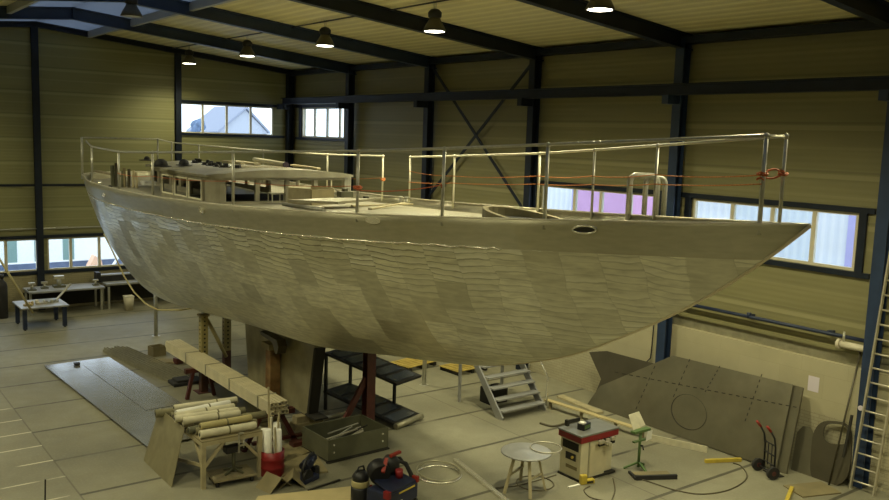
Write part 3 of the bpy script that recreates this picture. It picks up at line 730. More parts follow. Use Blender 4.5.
# fin keel
xk = -7.86
kp = [(-16.78, 2.35), (-16.72, 1.9), (-16.43, 0.33), (-13.3, 0.30), (-13.0, 2.2), (-14.5, 2.35)]
m = MB()
for yy, zz in kp: pass
m.slab([loc((xk - 0.11, y, z)) for y, z in kp], (0.22, 0, 0))
m.build('fin_keel', 'keel', yacht, bevel=0.03)
MB().bx(xk - 0.16 - YO.x, xk + 0.16 - YO.x, -16.9 - YO.y, -16.42 - YO.y, 0.36, 0.40).slab([loc((xk - 0.125, -16.80, 1.95)), loc((xk - 0.125, -16.72, 1.95)), loc((xk - 0.125, -16.42, 0.36)), loc((xk - 0.125, -16.50, 0.36))], (0.25, 0, 0)).build('keel_leading_edge', 'dark', yacht)
# deckhouse -------------------------------------------------------
DZ = 4.93; RZ = 5.60
cx = -7.99
def ring_pts(hw, y0, y1, r, n=5):
    """plan outline from aft port, forward along port side, round corner, across the front, back along starboard"""
    pts = [(cx - hw, y1)]
    for k in range(n + 1):
        a = PI + PI / 2 * k / n; pts.append((cx - hw + r + r * math.cos(a), y0 + r + r * math.sin(a)))
    for k in range(n + 1):
        a = 1.5 * PI + PI / 2 * k / n; pts.append((cx + hw - r + r * math.cos(a), y0 + r + r * math.sin(a)))
    pts.append((cx + hw, y1)); return pts
def band(mb, pts, z0, z1, th=0.05):
    c = Vector((cx, -13.5, 0)); o = []; i = []
    for (x, y) in pts: o.append(Vector((x, y, 0))); i.append(Vector((x + (th if x < cx else -th) * (1 if abs(x - cx) > 0.3 else 0), y + (th if y < -14.6 else 0), 0)))
    for k in range(len(pts) - 1):
        vs = [o[k] + Vector((0, 0, z0)), o[k + 1] + Vector((0, 0, z0)), i[k + 1] + Vector((0, 0, z0)), i[k] + Vector((0, 0, z0))]
        vs += [v + Vector((0, 0, z1 - z0)) for v in vs]
        mb.add([loc(v) for v in vs], [(0, 3, 2, 1), (4, 5, 6, 7), (0, 1, 5, 4), (1, 2, 6, 5), (2, 3, 7, 6), (3, 0, 4, 7)])
HW = 1.80; YF = -15.4; YA = -12.35
out = ring_pts(HW, YF, YA, 0.32)
m = MB(); band(m, out, DZ, 5.07); band(m, out, 5.53, RZ)
# rounded corner panels and pillars
cor = out[1:7]; band(m, cor, 5.06, 5.54); band(m, out[7:13], 5.06, 5.54)
for y in (-12.40, -13.25, -14.12, -14.98):
    for sx in (-1, 1): m.bx(cx + sx * HW - 0.03 - YO.x, cx + sx * HW + 0.03 - YO.x, y - 0.035 - YO.y, y + 0.035 - YO.y, 5.06, 5.54)
for x in (-0.72, 0.0, 0.72): m.bx(cx + x - 0.05 - YO.x, cx + x + 0.05 - YO.x, YF - YO.y, YF + 0.07 - YO.y, 5.06, 5.54)
m.build('deckhouse_wall', 'deck', yacht)
band_pts = ring_pts(HW + 0.05, YF - 0.06, YA, 0.36)
top = [loc((x, y, RZ)) for x, y in band_pts]
def camber(x): return 0.04 + 0.13 * (1 - ((x - cx) / (HW + 0.05)) ** 2)
rows = []
for k in range(-1, 14):
    kk = min(12, max(0, k)); y = lerp(YA, YF - 0.06, kk / 12); row = []
    hw = HW + 0.05
    if y < YF + 0.30: hw = HW + 0.05 - 0.36 + math.sqrt(max(0, 0.36 ** 2 - (YF + 0.30 - y) ** 2))
    for j in range(-1, 14):
        x = cx + hw * (min(12, max(0, j)) / 6 - 1); edge = k in (-1, 13) or j in (-1, 13)
        row.append(loc((x, y, RZ - 0.01 if edge else RZ + camber(x))))
    rows.append(row)
MB().grid(rows, False).build('deckhouse_roof', 'deck', yacht)
# bright frames round the side windows
for sx in (-1, 1):
    for y0, y1 in ((-13.21, -12.44), (-14.08, -13.29), (-14.94, -14.16)):
        x = cx + sx * (HW + 0.005) - YO.x
        o = [(x, y0 - YO.y, 5.07), (x, y1 - YO.y, 5.07), (x, y1 - YO.y, 5.52), (x, y0 - YO.y, 5.52)]; ii = [(x, y0 + .035 - YO.y, 5.105), (x, y1 - .035 - YO.y, 5.105), (x, y1 - .035 - YO.y, 5.485), (x, y0 + .035 - YO.y, 5.485)]
        MB().frame(o, ii, (sx * 0.02, 0, 0)).build('window_surround', 'whitetube', yacht)
MB().bx(cx - 0.8 - YO.x, cx + 0.4 - YO.x, -14.55 - YO.y, -13.75 - YO.y, RZ + 0.10, RZ + 0.185).build('roof_hatch_frame', 'bright', yacht)
MB().bx(cx - 0.7 - YO.x, cx + 0.3 - YO.x, -14.48 - YO.y, -13.82 - YO.y, RZ + 0.11, RZ + 0.19).build('roof_hatch_opening', 'oldwood', yacht)
MB().bx(cx - 1.6 - YO.x, cx + 1.6 - YO.x, -15.0 - YO.y, -13.1 - YO.y, 5.04, 5.06).build('cabin_shade_sheet', 'dark', yacht)  # dark sheet above the deck, painting in the shade of the interior
# aft coachroof: lower trunk with side openings, long roof carried aft
AH = 1.05
m = MB()
for sx in (-1, 1):
    x = cx + sx * AH - YO.x
    m.bx(x - 0.03, x + 0.03, -12.33 - YO.y, -9.4 - YO.y, DZ, 5.16)
    m.bx(x - 0.03, x + 0.03, -12.33 - YO.y, -9.4 - YO.y, 5.46, 5.60)
    for y in (-12.22, -11.6, -10.9, -10.0, -9.45): m.bx(x - 0.03, x + 0.03, y - 0.09 - YO.y, y + 0.09 - YO.y, 5.15, 5.47)
m.bx(cx - AH - YO.x, cx + AH - YO.x, -9.46 - YO.y, -9.4 - YO.y, DZ, 5.60)
m.build('cockpit_trunk', 'deck', yacht)
rows = []
for k in range(9):
    y = lerp(-9.2, -12.38, k / 8)
    rows.append([loc((cx + (AH + 0.12) * (j / 6 - 1), y, 5.60 + 0.12 * (1 - (j / 6 - 1) ** 2))) for j in range(13)])
rf = MB().grid(rows, True).build('aft_roof', 'deck', yacht); so = rf.modifiers.new('thickness', 'SOLIDIFY'); so.thickness = 0.05
# foredeck hatch coaming (pointed oval) and anchor pipes
n = 28; co = []; ci = []
for k in range(n):
    a = 2 * PI * k / n
    ex = 0.50 * math.sin(a); ey = 1.05 * math.cos(a)
    if ey < 0: ex *= (1 - 0.35 * (-ey / 1.05) ** 2)
    P = Vector((-7.78 + ex, -23.25 + ey, deck_z(-23.15) + 0.0)); co.append(P); ci.append(Vector((-7.78 + ex * 0.86, -23.25 + ey * 0.9, P.z)))
rimz = lambda y: 0.25 - 0.095 * (-(y + 22.2))
m = MB(); nn = n
vs = [loc(p) for p in co] + [loc(p) for p in ci] + [loc(p + Vector((0, 0, rimz(p.y)))) for p in co] + [loc(p + Vector((0, 0, rimz(p.y)))) for p in ci]
fs = []
for i in range(n):
    j = (i + 1) % n; fs += [(j, i, 2 * n + i, 2 * n + j), (n + i, n + j, 3 * n + j, 3 * n + i), (2 * n + i, 2 * n + j, 3 * n + j, 3 * n + i)]
m.add(vs, fs, False); m.build('foredeck_coaming', 'keel', yacht)
MB().slab([loc(p + Vector((0, 0, .085))) for p in ci], (0, 0, .01)).build('hatch_well', 'dark', yacht)
def hoop_pipe(x, y, w, h, r, name='vent_pipe', m='tube', ang=0.6):
    d = Vector((math.cos(ang), math.sin(ang) * -1, 0)) * w; b = Vector((x, y, deck_z(y)))
    pts = [b, b + Vector((0, 0, h - 0.1))]
    for k in range(1, 7):
        a = PI / 2 * k / 6; pts.append(b + Vector((0, 0, h - 0.1 + 0.1 * math.sin(a))) + d.normalized() * 0.1 * (1 - math.cos(a)))
    for k in range(1, 7):
        a = PI / 2 * k / 6; pts.append(b + d + Vector((0, 0, h - 0.1 + 0.1 * math.cos(a))) - d.normalized() * 0.1 * (1 - math.sin(a)))
    pts.append(b + d)
    MB().tube([loc(p) for p in pts], r, 8).build(name, m, yacht)
P1 = onz(628, 217, deck_z(-24.6) + 0.13); P2 = onz(645, 217, deck_z(-24.8) + 0.13)
hp = z_at(P1.x, P1.y, 175)
hoop_pipe(P1.x, P1.y, 0.42, hp - deck_z(P1.y), 0.045); hoop_pipe(P1.x + 0.22, P1.y - 0.12, 0.30, hp - deck_z(P1.y) - 0.03, 0.04)

# guard rail ------------------------------------------------------
def gun_y(px, side):
    best = None
    ys_ = [-27.7 + 19.3 * k / 1900 for k in range(1900)] + [-8.4 + STN * math.sin(PI / 2 * k / 200) for k in range(200)]
    for y in ys_:
        if side == -1 and y > -8.2: continue
        u, v = project(hull_pt(y, 1, side) + Vector((-side * .05, 0, -.12))); d = abs(u - px)
        if best is None or d < best[0]: best = (d, y)
    return best[1]
gr = bpy.data.objects.new('guard_rail', None); COL.objects.link(gr); gr.parent = yacht
def rail_post(px, vtop, side, r, m):
    y = gun_y(px, side); b = hull_pt(y, 1, side) + Vector((-side * 0.05, 0, -0.12))
    zt = z_at(b.x, b.y, vtop); T = Vector((b.x, b.y, zt))
    MB().cyl(loc(b), loc(T), r, 10).build('stanchion', m, gr)
    MB().lathe([(0.001, 0.035), (0.03, 0.02), (0.032, -0.03), (0.001, -0.035)], loc(T), 10).build('clamp', m, gr)
    return b, T
NEARP = [(92.4, 146.5), (119, 151.7), (153, 152.3), (233, 152), (357, 151), (442, 148.5), (544, 144.5), (759, 135.5)]
FARP = [(147, 139), (172, 142.5), (199, 145), (263, 150.4), (327, 154.5), (382, 156)]
FARP2 = [(409, 157), (453, 156), (537, 153.5), (591, 150), (653, 145.5), (778, 136)]
nt = [rail_post(a, b, -1, 0.027, 'tube') for a, b in NEARP]
ft = [rail_post(a, b, 1, 0.022, 'tube' if a < 300 else 'whitetube') for a, b in FARP]
ft2 = [rail_post(a, b, 1, 0.022, 'whitetube' if a < 560 else 'tube') for a, b in FARP2]
yq = min([-8.6 + .02 * k for k in range(50)], key=lambda q: project(hull_pt(q, 1, -1))[0]); b0 = hull_pt(yq, 1, -1) + Vector((0.02, 0, -0.1)); T0 = Vector((b0.x, b0.y, z_at(b0.x, b0.y, 137.5)))
MB().cyl(loc(b0), loc(T0), 0.03, 10).build('stanchion', 'tube', gr)
MB().tube([loc(p) for p in [nt[-8][1] + Vector((0, 0.5, 0.12)), nt[0][1]] + [t for _, t in nt[1:]]], 0.021, 8).build('top_rail', 'tube', gr)
MB().tube([loc(p) for p in [T0] + [t for _, t in ft[:4]]], 0.019, 8).build('top_rail', 'tube', gr)
MB().tube([loc(p) for p in [t for _, t in ft[3:]]], 0.021, 8).build('top_rail', 'whitetube', gr)
MB().tube([loc(p) for p in [t for _, t in ft2]] + [loc(nt[-1][1])], 0.021, 8).build('top_rail', 'whitetube', gr)

# ropes tied along the guard rail
def sag(a, b, d, n=8): return [a.lerp(b, k / n) - Vector((0, 0, d * 4 * (k / n) * (1 - k / n))) for k in range(n + 1)]
def at_frac(p, v): return Vector((p[0].x, p[0].y, z_at(p[0].x, p[0].y, v)))
def rope(name, posts, vs, sags, r, m, label):
    P = [at_frac(p, v) + Vector((-0.03, 0, 0)) for p, v in zip(posts, vs)]; pts = []
    for i in range(len(P) - 1): pts += sag(P[i], P[i + 1], sags) if i == 0 else sag(P[i], P[i + 1], sags)[1:]
    return tag(MB().tube(pts, r, 6).build(name, m), label, 'rope', 'ropes strung along the guard rail')
rope('guard_rope', ft2[:-1] + [nt[-1]], [171, 176, 176, 176, 174.5, 175], 0.03, 0.0085, 'orange', 'upper orange rope along the far rail of the foredeck')
rope('guard_rope', ft2[:-1] + [nt[-1]], [182, 183, 184, 184.5, 184, 184], 0.02, 0.0085, 'orange', 'lower orange rope along the far rail of the foredeck')
rope('guard_rope', nt[4:6] + nt[5:6], [190, 185, 184], 0.05, 0.0085, 'redrope', 'red rope slung between near rail posts amidships')
rope('guard_rope', ft[3:6], [178, 178, 178], 0.02, 0.008, 'orange', 'orange rope on the far rail behind the deckhouse')
rope('guard_rope', nt[1:5], [173, 176, 181, 186], 0.04, 0.005, 'redrope', 'thin faded rope along the near rail by the deckhouse')
def knot(P, label, m, s=1.0):
    k = MB(); rnd = random.Random(int(P.y * 100))
    for j in range(4):
        c = P + Vector((rnd.uniform(-.03, .03), rnd.uniform(-.04, .04), rnd.uniform(-.05, .05))) * s
        k.tube([c + Vector((math.cos(a), math.sin(a) * (0.7 + 0.3 * j % 2), 0.35 * math.sin(2 * a + j))) * 0.055 * s for a in [2 * PI * q / 12 for q in range(12)]], 0.014 * s, 6, True)
    return tag(k.build('rope_knot', m), label, 'rope', 'rope bundles knotted on the guard rail')
knot(at_frac(nt[4], 189), 'red rope bundle knotted on a near rail post amidships', 'redrope', .9)
knot(at_frac(ft[5], 179), 'orange rope bundle on the last rail post before the gate', 'orange', .75)
knot(at_frac(nt[-1], 176), 'red rope bundle on the near bow post', 'redrope', .75)
knot(at_frac(ft2[-1], 173), 'red rope bundle on the foremost bow post', 'redrope', .6)
a = at_frac(nt[-1], 174); b = at_frac(ft2[-1], 173)
tag(MB().tube(sag(a, b, -0.05), 0.013, 6).tube(sag(a + Vector((0, 0, -.03)), b, 0.04), 0.012, 6).build('guard_rope', 'redrope'), 'short red rope lashing joining the two bow posts', 'rope', 'ropes strung along the guard rail')

# loose things on deck --------------------------------------------
def dk(px, py, up=0.0, y=-16): return onz(px, py, deck_z(y) + 0.05 + up)
def roofpt(px, py, z): return onz(px, py, z)
def dome(px, py, z, r, h, label, brim=1.6):
    P = onz(px, py, z)
    t = thing('roof_ventilator', P, label, 'ventilator', 'black ventilators on the coachroof')
    MB().lathe([(r, 0.0), (r * 1.02, h * 0.3), (r * 0.85, h * 0.7), (r * 0.45, h * 0.95), (0.002, h)], n=20).build('cowl', 'rubber', t)
    MB().lathe([(r * brim, 0.0), (r * brim, 0.02), (r, 0.03)], n=20).build('flange', 'black', t)
def roof_at(px, py, z0):
    z = z0
    for _ in range(12):
        P = onz(px, py, z); hw = AH + 0.12
        z = 5.63 + 0.12 * (1 - min(1, ((P.x - cx) / hw) ** 2))
    return z
ROOF_TOP = 5.70
dome(161, 166.5, ROOF_TOP + 0.02, 0.15, 0.18, 'large black domed ventilator at the aft end of the coachroof')
dome(184, 165.5, ROOF_TOP + 0.02, 0.12, 0.16, 'smaller black domed ventilator nearer the deckhouse front')
dome(147, 160.5, ROOF_TOP + 0.0, 0.08, 0.12, 'small black ventilator cap farthest aft on the coachroof', 2.6)
def fitting(px, py, z, label, k):
    P = onz(px, py, z); rnd = random.Random(k)
    for j in range(5):
        m = MB().bx(-.06 - .02 * (j % 3), .06 + .02 * (j % 3), -.05, .05, 0, .012); h = rnd.uniform(.05, .11)
        if j % 2: m.cyl((0, 0, .012), (0, 0, h), .045, 10)
        else: m.bx(-.05, .05, -.04, .04, .012, h)
        tag(m.build('deck_fitting', 'black', None, P + Vector((rnd.uniform(-.2, .2), rnd.uniform(-.25, .25), 0)), 0, rnd.uniform(0, 3)), label, 'fitting', 'dark fittings lying on the roof')
fitting(213, 165.5, 5.80, 'small dark fitting in the cluster just behind the roof hatch', 3)
fitting(198, 163, 5.76, 'small dark fitting between the smaller ventilator and the roof hatch', 5)
fitting(226, 167.5, 5.82, 'small dark fitting at the corner of the roof hatch', 8)
# rolled boards and planks on the roof
def roller(a, b, r, m, endm, label):
    a = Vector(a); b = Vector(b); c = (a + b) / 2
    t = thing('roll', c, label, 'roll')
    MB().cyl(a - c, b - c, r, 12).build('tube_body', m, t); d = (b - a).normalized()
    MB().cyl(b - c, b - c + d * 0.06, r * 1.1, 12).build('end_cap', endm, t)
za = 5.74
A = Vector((-7.4, -13.6, za)); 
def onroof(px, py): return onz(px, py, 5.80)
roller((-6.72, -10.9, 5.83), (-7.22, -13.75, 5.81), 0.065, 'cream', 'purple', 'long cream roll with a dark purple end lying on the deckhouse roof')
for i_, (a, b, w_, lb) in enumerate((((-7.35, -11.0, 5.79), (-7.75, -13.3, 5.80), .16, 'pale plank beside the long cream roll on the roof'), ((-7.75, -11.2, 5.79), (-7.95, -12.9, 5.81), .12, 'shorter pale plank lying outermost beside the cream roll'), ((-6.45, -12.6, 5.76), (-6.60, -14.3, 5.75), .10, 'narrow pale batten on the far edge of the roof'))):
    tag(MB().bar(a, b, w_, .045).build('plank', 'wood'), lb, 'plank', 'planks lying on the deckhouse roof')
# side deck and foredeck bits
P = dk(276, 203, 0.0, -17)
t = thing('deck_stool', P, 'small grey metal stool standing on the side deck before the deckhouse', 'stool')
MB().bx(-0.17, 0.17, -0.12, 0.12, 0.20, 0.225).build('seat', 'tube', t)
for sx in (-1, 1):
    for sy in (-1, 1): MB().bx(sx * 0.14 - 0.012, sx * 0.14 + 0.012, sy * 0.1 - 0.012, sy * 0.1 + 0.012, 0, 0.2).build('leg', 'tube', t)
a = dk(283, 204, 0.03, -17); b = dk(324, 210, 0.03, -19)
tag(MB().cyl(a, b, 0.035, 12).build('steel_tube', 'tube'), 'dark steel tube lying across the deck in front of the deckhouse', 'tube')
def deck_at(px, y, up=0.0):
    lo, hi = -11.0, -4.0
    for _ in range(40):
        mid = (lo + hi) / 2
        if project((mid, y, deck_z(y) + .05))[0] < px: lo = mid
        else: hi = mid
    return Vector((lo, y, deck_z(y) + 0.05 + up))
P = deck_at(311, -16.0)
t = thing('wooden_crate', P, 'open pale wooden box standing on deck in front of the deckhouse', 'box', None, R(25))
MB().bx(-0.42, 0.42, -0.33, -0.30, 0, 0.36).build('side_panel', 'card', t); MB().bx(-0.42, 0.42, 0.30, 0.33, 0, 0.40).build('side_panel', 'cream', t)
MB().bx(-0.42, -0.39, -0.30, 0.30, 0, 0.38).build('end_panel', 'wood', t); MB().bx(0.39, 0.42, -0.30, 0.30, 0, 0.38).build('end_panel', 'wood', t)
MB().bx(-0.39, 0.39, -0.30, 0.30, 0, 0.02).build('bottom', 'wood', t)
a = dk(285, 204, 0.1, -17.5); b = dk(400, 196, 0.1, -18)
hatch = MB().slab([dk(288, 202, 0.15, -17), dk(338, 204, 0.12, -18), dk(375, 200.5, 0.12, -18), dk(332, 199.8, 0.15, -17)], (0, 0, 0.045)).build('deck_board', 'deck')
tag(hatch, 'flat aluminium board lying raised over a deck opening', 'board')
for q, lb in ((dk(303, 202.5, 0, -17), 'front left'), (dk(342, 203.5, 0, -18), 'front right'), (dk(366, 200.8, 0, -18), 'back right'), (dk(330, 200.5, 0, -17), 'back left')):
    tag(MB().bx(-.05, .05, -.05, .05, 0, .105).build('timber_chock', 'dark', None, q), 'dark chock under the %s corner of the raised deck board' % lb, 'chock', 'chocks under the deck board')
P = dk(345, 197, 0.16, -17)
tag(MB().bx(-0.16, 0.16, -0.1, 0.1, 0, 0.13).bx(-0.05, 0.05, -0.05, 0.05, 0.13, 0.2).build('tool_box', 'greengrey', None, P, 0.01), 'small grey tool box on the deck board', 'box')
for i, (p, q) in enumerate((((352, 206), (412, 204)), ((370, 209), (405, 203)))):
    a = dk(*p, 0.02, -19); b = dk(*q, 0.02, -19)
    tag(MB().bar(a, b, 0.09, 0.03).build('timber_batten', 'wood'), ['long pale batten lying on the deck by the rail gate', 'shorter pale batten crossing the long one on deck'][i], 'batten')
for i, px in enumerate((405, 411)):
    P = hull_pt(gun_y(px, 1), 1, 1) + Vector((-0.25, -0.1, -0.14))
    tag(MB().cyl((0, 0, 0), (0, 0, 0.18), 0.04, 10).cyl((0, 0, 0.18), (0, 0, 0.2), 0.055, 10).build('bollard', 'tube', None, P), ['small grey bollard on the far side of the gate post', 'small grey bollard just before the gate post'][i], 'bollard', 'bollards by the rail gate')
# upright boards and sticks at the stern
for i, (px, h, w, m) in enumerate(((113, .55, .12, 'greengrey'), (116.5, .62, .10, 'darkplate'), (122, .42, .07, 'greengrey'), (125, .5, .07, 'card'), (129, .48, .08, 'darkplate'), (133, .45, .06, 'wood'), (137, .40, .06, 'wood'))):
    P = onz(px, 186.5 + (px - 113) * 0.06, deck_z(-10.5) + 0.05)
    tag(MB().bar((0, 0, 0), (0.02 * (i % 3), 0.05, h), w, 0.035, (1, 0.4, 0)).build('upright_board', m, None, P), ['dark upright board leaning at the stern, first from the stern post', 'tall dark upright board, second from the stern post', 'narrow upright board, third from the stern post', 'brown upright board, fourth from the stern post', 'dark upright board, fifth from the stern post', 'pale upright batten, sixth from the stern post', 'pale upright batten nearest the coachroof'][i], 'board', 'boards standing upright on the stern deck')
a = onz(96, 171, deck_z(-9) + 0.3); b = onz(120, 176, deck_z(-10) + 0.3)
tag(MB().bar(a, b, 0.12, 0.05).build('timber_plank', 'oldwood'), 'brown plank leaning over the stern deck', 'plank')
P = onz(146, 187, deck_z(-12) + 0.05)
tag(MB().bx(-0.45, 0.35, -0.3, 0.3, 0, 0.06).bx(-0.1, 0.2, -0.2, 0.15, 0.06, 0.16).build('bundle', 'white', None, P), 'white wrapped bundle on the side deck beside the coachroof', 'bundle')
for i, (px, py) in enumerate(((97, 180.5), (100, 184.5), (113, 183.5), (110, 189))):
    P = onz(px, py, deck_z(-9.5) + 0.04)
    tag(MB().lathe([(0.05, 0), (0.06, 0.05), (0.03, 0.09), (0.001, 0.1)], n=10).build('cleat', 'bright' if i != 3 else 'black', None, P), ['bright cleat nearest the stern post', 'bright cleat second from the stern post', 'bright cleat beside the upright boards', 'black cleat near the stern gunwale'][i], 'cleat', 'cleats on the stern deck')

# ------------------------------------------------------------------ supports under the hull
def perf_post(x, y, h, label):
    t = thing('support_post', (x, y, 0), label, 'post', 'perforated hull support posts')
    MB().bx(-0.09, 0.09, -0.09, 0.09, 0.01, h).build('column', 'post', t, bevel=0.008)
    MB().bx(-0.2, 0.2, -0.2, 0.2, 0, 0.012).build('base_plate', 'redsteel', t)
    MB().bx(-0.12, 0.12, -0.12, 0.12, h, h + 0.05).build('cap_plate', 'oldwood', t)
    m = MB()
    for k in range(10): m.cyl((-0.0925, 0, 0.95 + k * 0.11), (-0.088, 0, 0.95 + k * 0.11), 0.025, 10).cyl((0, -0.0925, 0.95 + k * 0.11), (0, -0.088, 0.95 + k * 0.11), 0.025, 10)
    m.build('punched_holes', 'dark', t)
    return t
def hull_under(x, y):
    hb, kz, p = station(y); w = (abs(x - xc(y)) / hb) ** (1 / p); return kz + (zs(y) - kz) * w
pa = (-8.80, -12.45); pb = (-7.95, -11.9)
ha = hull_under(*pa) - 0.09; hb_ = hull_under(*pb) - 0.10
perf_post(pa[0], pa[1], ha, 'perforated steel post with a diagonal strut, nearest the stern')
perf_post(pb[0], pb[1], hb_, 'perforated steel post right of the strutted one, under the hull')
tag(MB().tube([(pa[0] + 0.1, pa[1], ha - 0.1), (pb[0] - 0.2, pb[1] - 0.45, 0.80)], 0.05, 8).build('diagonal_strut', 'hose'), 'yellowish diagonal strut between the two perforated posts', 'strut')
def steel_post(P, r, m, label, top=None):
    top = top or hull_under(P.x, P.y)
    t = thing('prop_tube', (P.x, P.y, 0), label, 'prop')
    MB().cyl((0, 0, 0.01), (0, 0, top - 0.02), r, 12).build('tube_body', m, t); MB().cyl((0, 0, 0), (0, 0, 0.012), r * 2.2, 14).build('foot_plate', m, t)
steel_post(onz(156, 336), 0.06, 'tube', 'thin grey prop tube under the stern beside the work benches', 1.80)
steel_post(onz(424, 385), 0.055, 'tube', 'thin grey prop tube standing alone between rack and stairs', 2.45)
# brown post with cap and black fender
bx, by = -8.12, -15.0; bh = hull_under(bx - 0.0, by)
bh = z_at(bx, by, 348)
t = thing('wooden_shore', (bx, by, 0), 'rusty brown shore post with a wooden cap under the hull', 'post')
MB().bx(-0.13, 0.13, -0.13, 0.13, 0, bh).build('column', 'rust', t, bevel=0.01); MB().bx(-0.2, 0.2, -0.2, 0.2, bh, bh + 0.14).build('cap_block', 'oldwood', t)
fb = onz(285, 345, bh + 0.1)
fy = -15.25; fx = -8.35; fz = hull_under(fx, fy) - 0.16
m = MB().slab([(0.0, 0.45, 0.06), (0.0, -0.42, 0.02), (0.0, -0.52, -0.12), (0.0, -0.45, -0.30), (0.0, -0.34, -0.30), (0.0, -0.22, -0.08), (0.0, 0.40, -0.02)], (0.22, 0, 0))
tag(m.build('rubber_pad', 'darkplate', None, (bx - 0.18, by - 0.12, bh + 0.30)), 'dark curved pad between the rusty post and hull', 'pad')
# keel blocks
for i, y in enumerate((-16.2, -13.7)):
    tag(MB().bx(-0.35, 0.35, -0.13, 0.13, 0, 0.15).bx(-0.3, 0.3, -0.11, 0.11, 0.15, 0.30).build('keel_block', 'oldwood', None, (xk, y, 0)), ['stacked timber block under the front of the keel', 'stacked timber block under the back of the keel'][i], 'block', 'timber blocks under the keel')
# dark red cradle stands
t = thing('cradle_stand', (-6.85, -17.2, 0), 'dark red steel stand with a tall post right of the keel', 'stand')
ch = hull_under(-6.85, -17.2)
MB().bx(-0.11, 0.11, -0.10, -0.085, 0.06, ch).bx(-0.11, 0.11, 0.085, 0.10, 0.06, ch).bx(-0.012, 0.012, -0.085, 0.085, 0.06, ch).build('column', 'redsteel', t)
MB().bar((-0.75, 0.0, 0.12), (-0.08, 0, 1.25), 0.12, 0.08, (0, 1, 0)).build('diagonal_strut', 'redsteel', t)
MB().bx(-1.9, 0.25, -0.1, 0.1, 0.0, 0.12).build('base_beam', 'redsteel', t)
t = thing('steel_trestle', (-9.1, -16.9, 0), 'dark red steel trestle under the near end of the square tubes', 'trestle')
MB().bx(-0.55, 0.55, -0.07, 0.07, 0.66, 0.77).build('crossbeam', 'redsteel', t)
for sx in (-1, 1): MB().bar((sx * 0.25, 0, 0.66), (sx * 0.6, 0, 0.0), 0.1, 0.1, (0, 1, 0)).build('leg', 'redsteel', t)
MB().bx(-0.4, 0.75, -0.05, 0.05, 0.1, 0.16).build('stretcher', 'redsteel', t)
t = thing('steel_trestle', (-9.05, -12.9, 0), 'dark red steel trestle under the middle of the square tubes', 'trestle')
MB().bx(-0.4, 0.4, -0.06, 0.06, 0.66, 0.77).build('crossbeam', 'redsteel', t)
for sx in (-1, 1): MB().bar((sx * 0.2, 0, 0.66), (sx * 0.35, 0, 0.0), 0.08, 0.08, (0, 1, 0)).build('leg', 'redsteel', t)

# bundle of square tubes on the trestles: 5 x 3
TW, TH, TL = 0.072, 0.086, 6.3
n = 0
tubenames = ['bottom', 'middle', 'top']
colnames = ['leftmost', 'second', 'third', 'fourth', 'rightmost']
tm = MB().frame([(-TW / 2, 0, -TH / 2), (TW / 2, 0, -TH / 2), (TW / 2, 0, TH / 2), (-TW / 2, 0, TH / 2)], [(-TW / 2 + .008, 0, -TH / 2 + .008), (TW / 2 - .008, 0, -TH / 2 + .008), (TW / 2 - .008, 0, TH / 2 - .008), (-TW / 2 + .008, 0, TH / 2 - .008)], (0, TL, 0))
src = None
for j in range(3):
    for i in range(5):
        p = (-9.19 + i * (TW + 0.009), -17.22 + 0.02 * ((i * 7 + j * 3) % 4), 0.77 + TH / 2 + j * (TH + 0.002))
        if src is None: o = src = tm.build('square_tube', 'squaretube', None, p)
        else: o = src.copy(); COL.objects.link(o); o.location = p
        tag(o, 'cream square tube, %s of the five in the %s layer of the bundle' % (colnames[i], tubenames[j]), 'tube', 'square tubes bundled under the hull')
for i, y in enumerate((-16.6, -15.1, -13.7, -12.4)):
    h = 3 * (TH + 0.002); w = 5 * (TW + 0.009)
    x0 = -9.19 - TW / 2 - 0.006; x1 = x0 + w + 0.01
    m = MB().frame([(x0 - .006, y, .762), (x1 + .006, y, .762), (x1 + .006, y, .77 + h + .008), (x0 - .006, y, .77 + h + .008)], [(x0, y, .768), (x1, y, .768), (x1, y, .77 + h + .002), (x0, y, .77 + h + .002)], (0, 0.05, 0))
    tag(m.build('packing_strap', 'channel'), ['packing strap nearest the open tube ends', 'packing strap second from the open tube ends', 'packing strap third from the open tube ends', 'packing strap farthest from the open tube ends'][i], 'strap', 'straps round the square tubes')
# box and timber at the far end of the bundle
P = onz(157, 355)
t = thing('cardboard_box', P, 'small open brown box on the floor at the far end of the tubes', 'box', None, R(8))
for (x0, x1, y0, y1) in ((-.20, .20, -.17, -.15), (-.20, .20, .15, .17), (-.20, -.18, -.15, .15), (.18, .20, -.15, .15)): MB().bx(x0, x1, y0, y1, 0, 0.28).build('side_panel', 'card', t)
MB().bx(-.18, .18, -.15, .15, 0, .02).build('bottom', 'card', t)
P = onz(172, 362)
tag(MB().bx(-0.6, 0.6, -0.2, 0.2, 0, 0.05).build('plank', 'oldwood', None, P, 0.005, R(-25)), 'worn plank flat on the floor beside the small open box', 'plank')
tag(MB().bx(-0.35, 0.35, -0.1, 0.1, 0, 0.16).build('timber_block', 'redsteel', None, onz(186, 362), 0.005, R(10)), 'dark red block under the far end of the tubes', 'block')
tag(MB().bx(-0.45, 0.45, -0.12, 0.12, 0, 0.18).build('timber_block', 'redsteel', None, onz(218, 380), 0.005, R(15)), 'dark red block between the two perforated posts', 'block')
# hose hanging from the stern
H = [(104, 234, 2.9), (112, 250, 2.5), (124, 276, 2.0), (134, 292, 1.55), (146, 304, 1.25), (158, 310, 1.15), (180, 310, 1.35), (201, 307, 1.75)]
hp_ = []
for k, (px, py, z) in enumerate(H): 
    y = lerp(-7.0, -12.3, k / 7); hp_.append(ony(px, py, y))
tag(MB().tube(hp_, 0.022, 8).build('hose', 'hose'), 'tan hose hanging from the stern in a loop to the strutted post', 'hose')

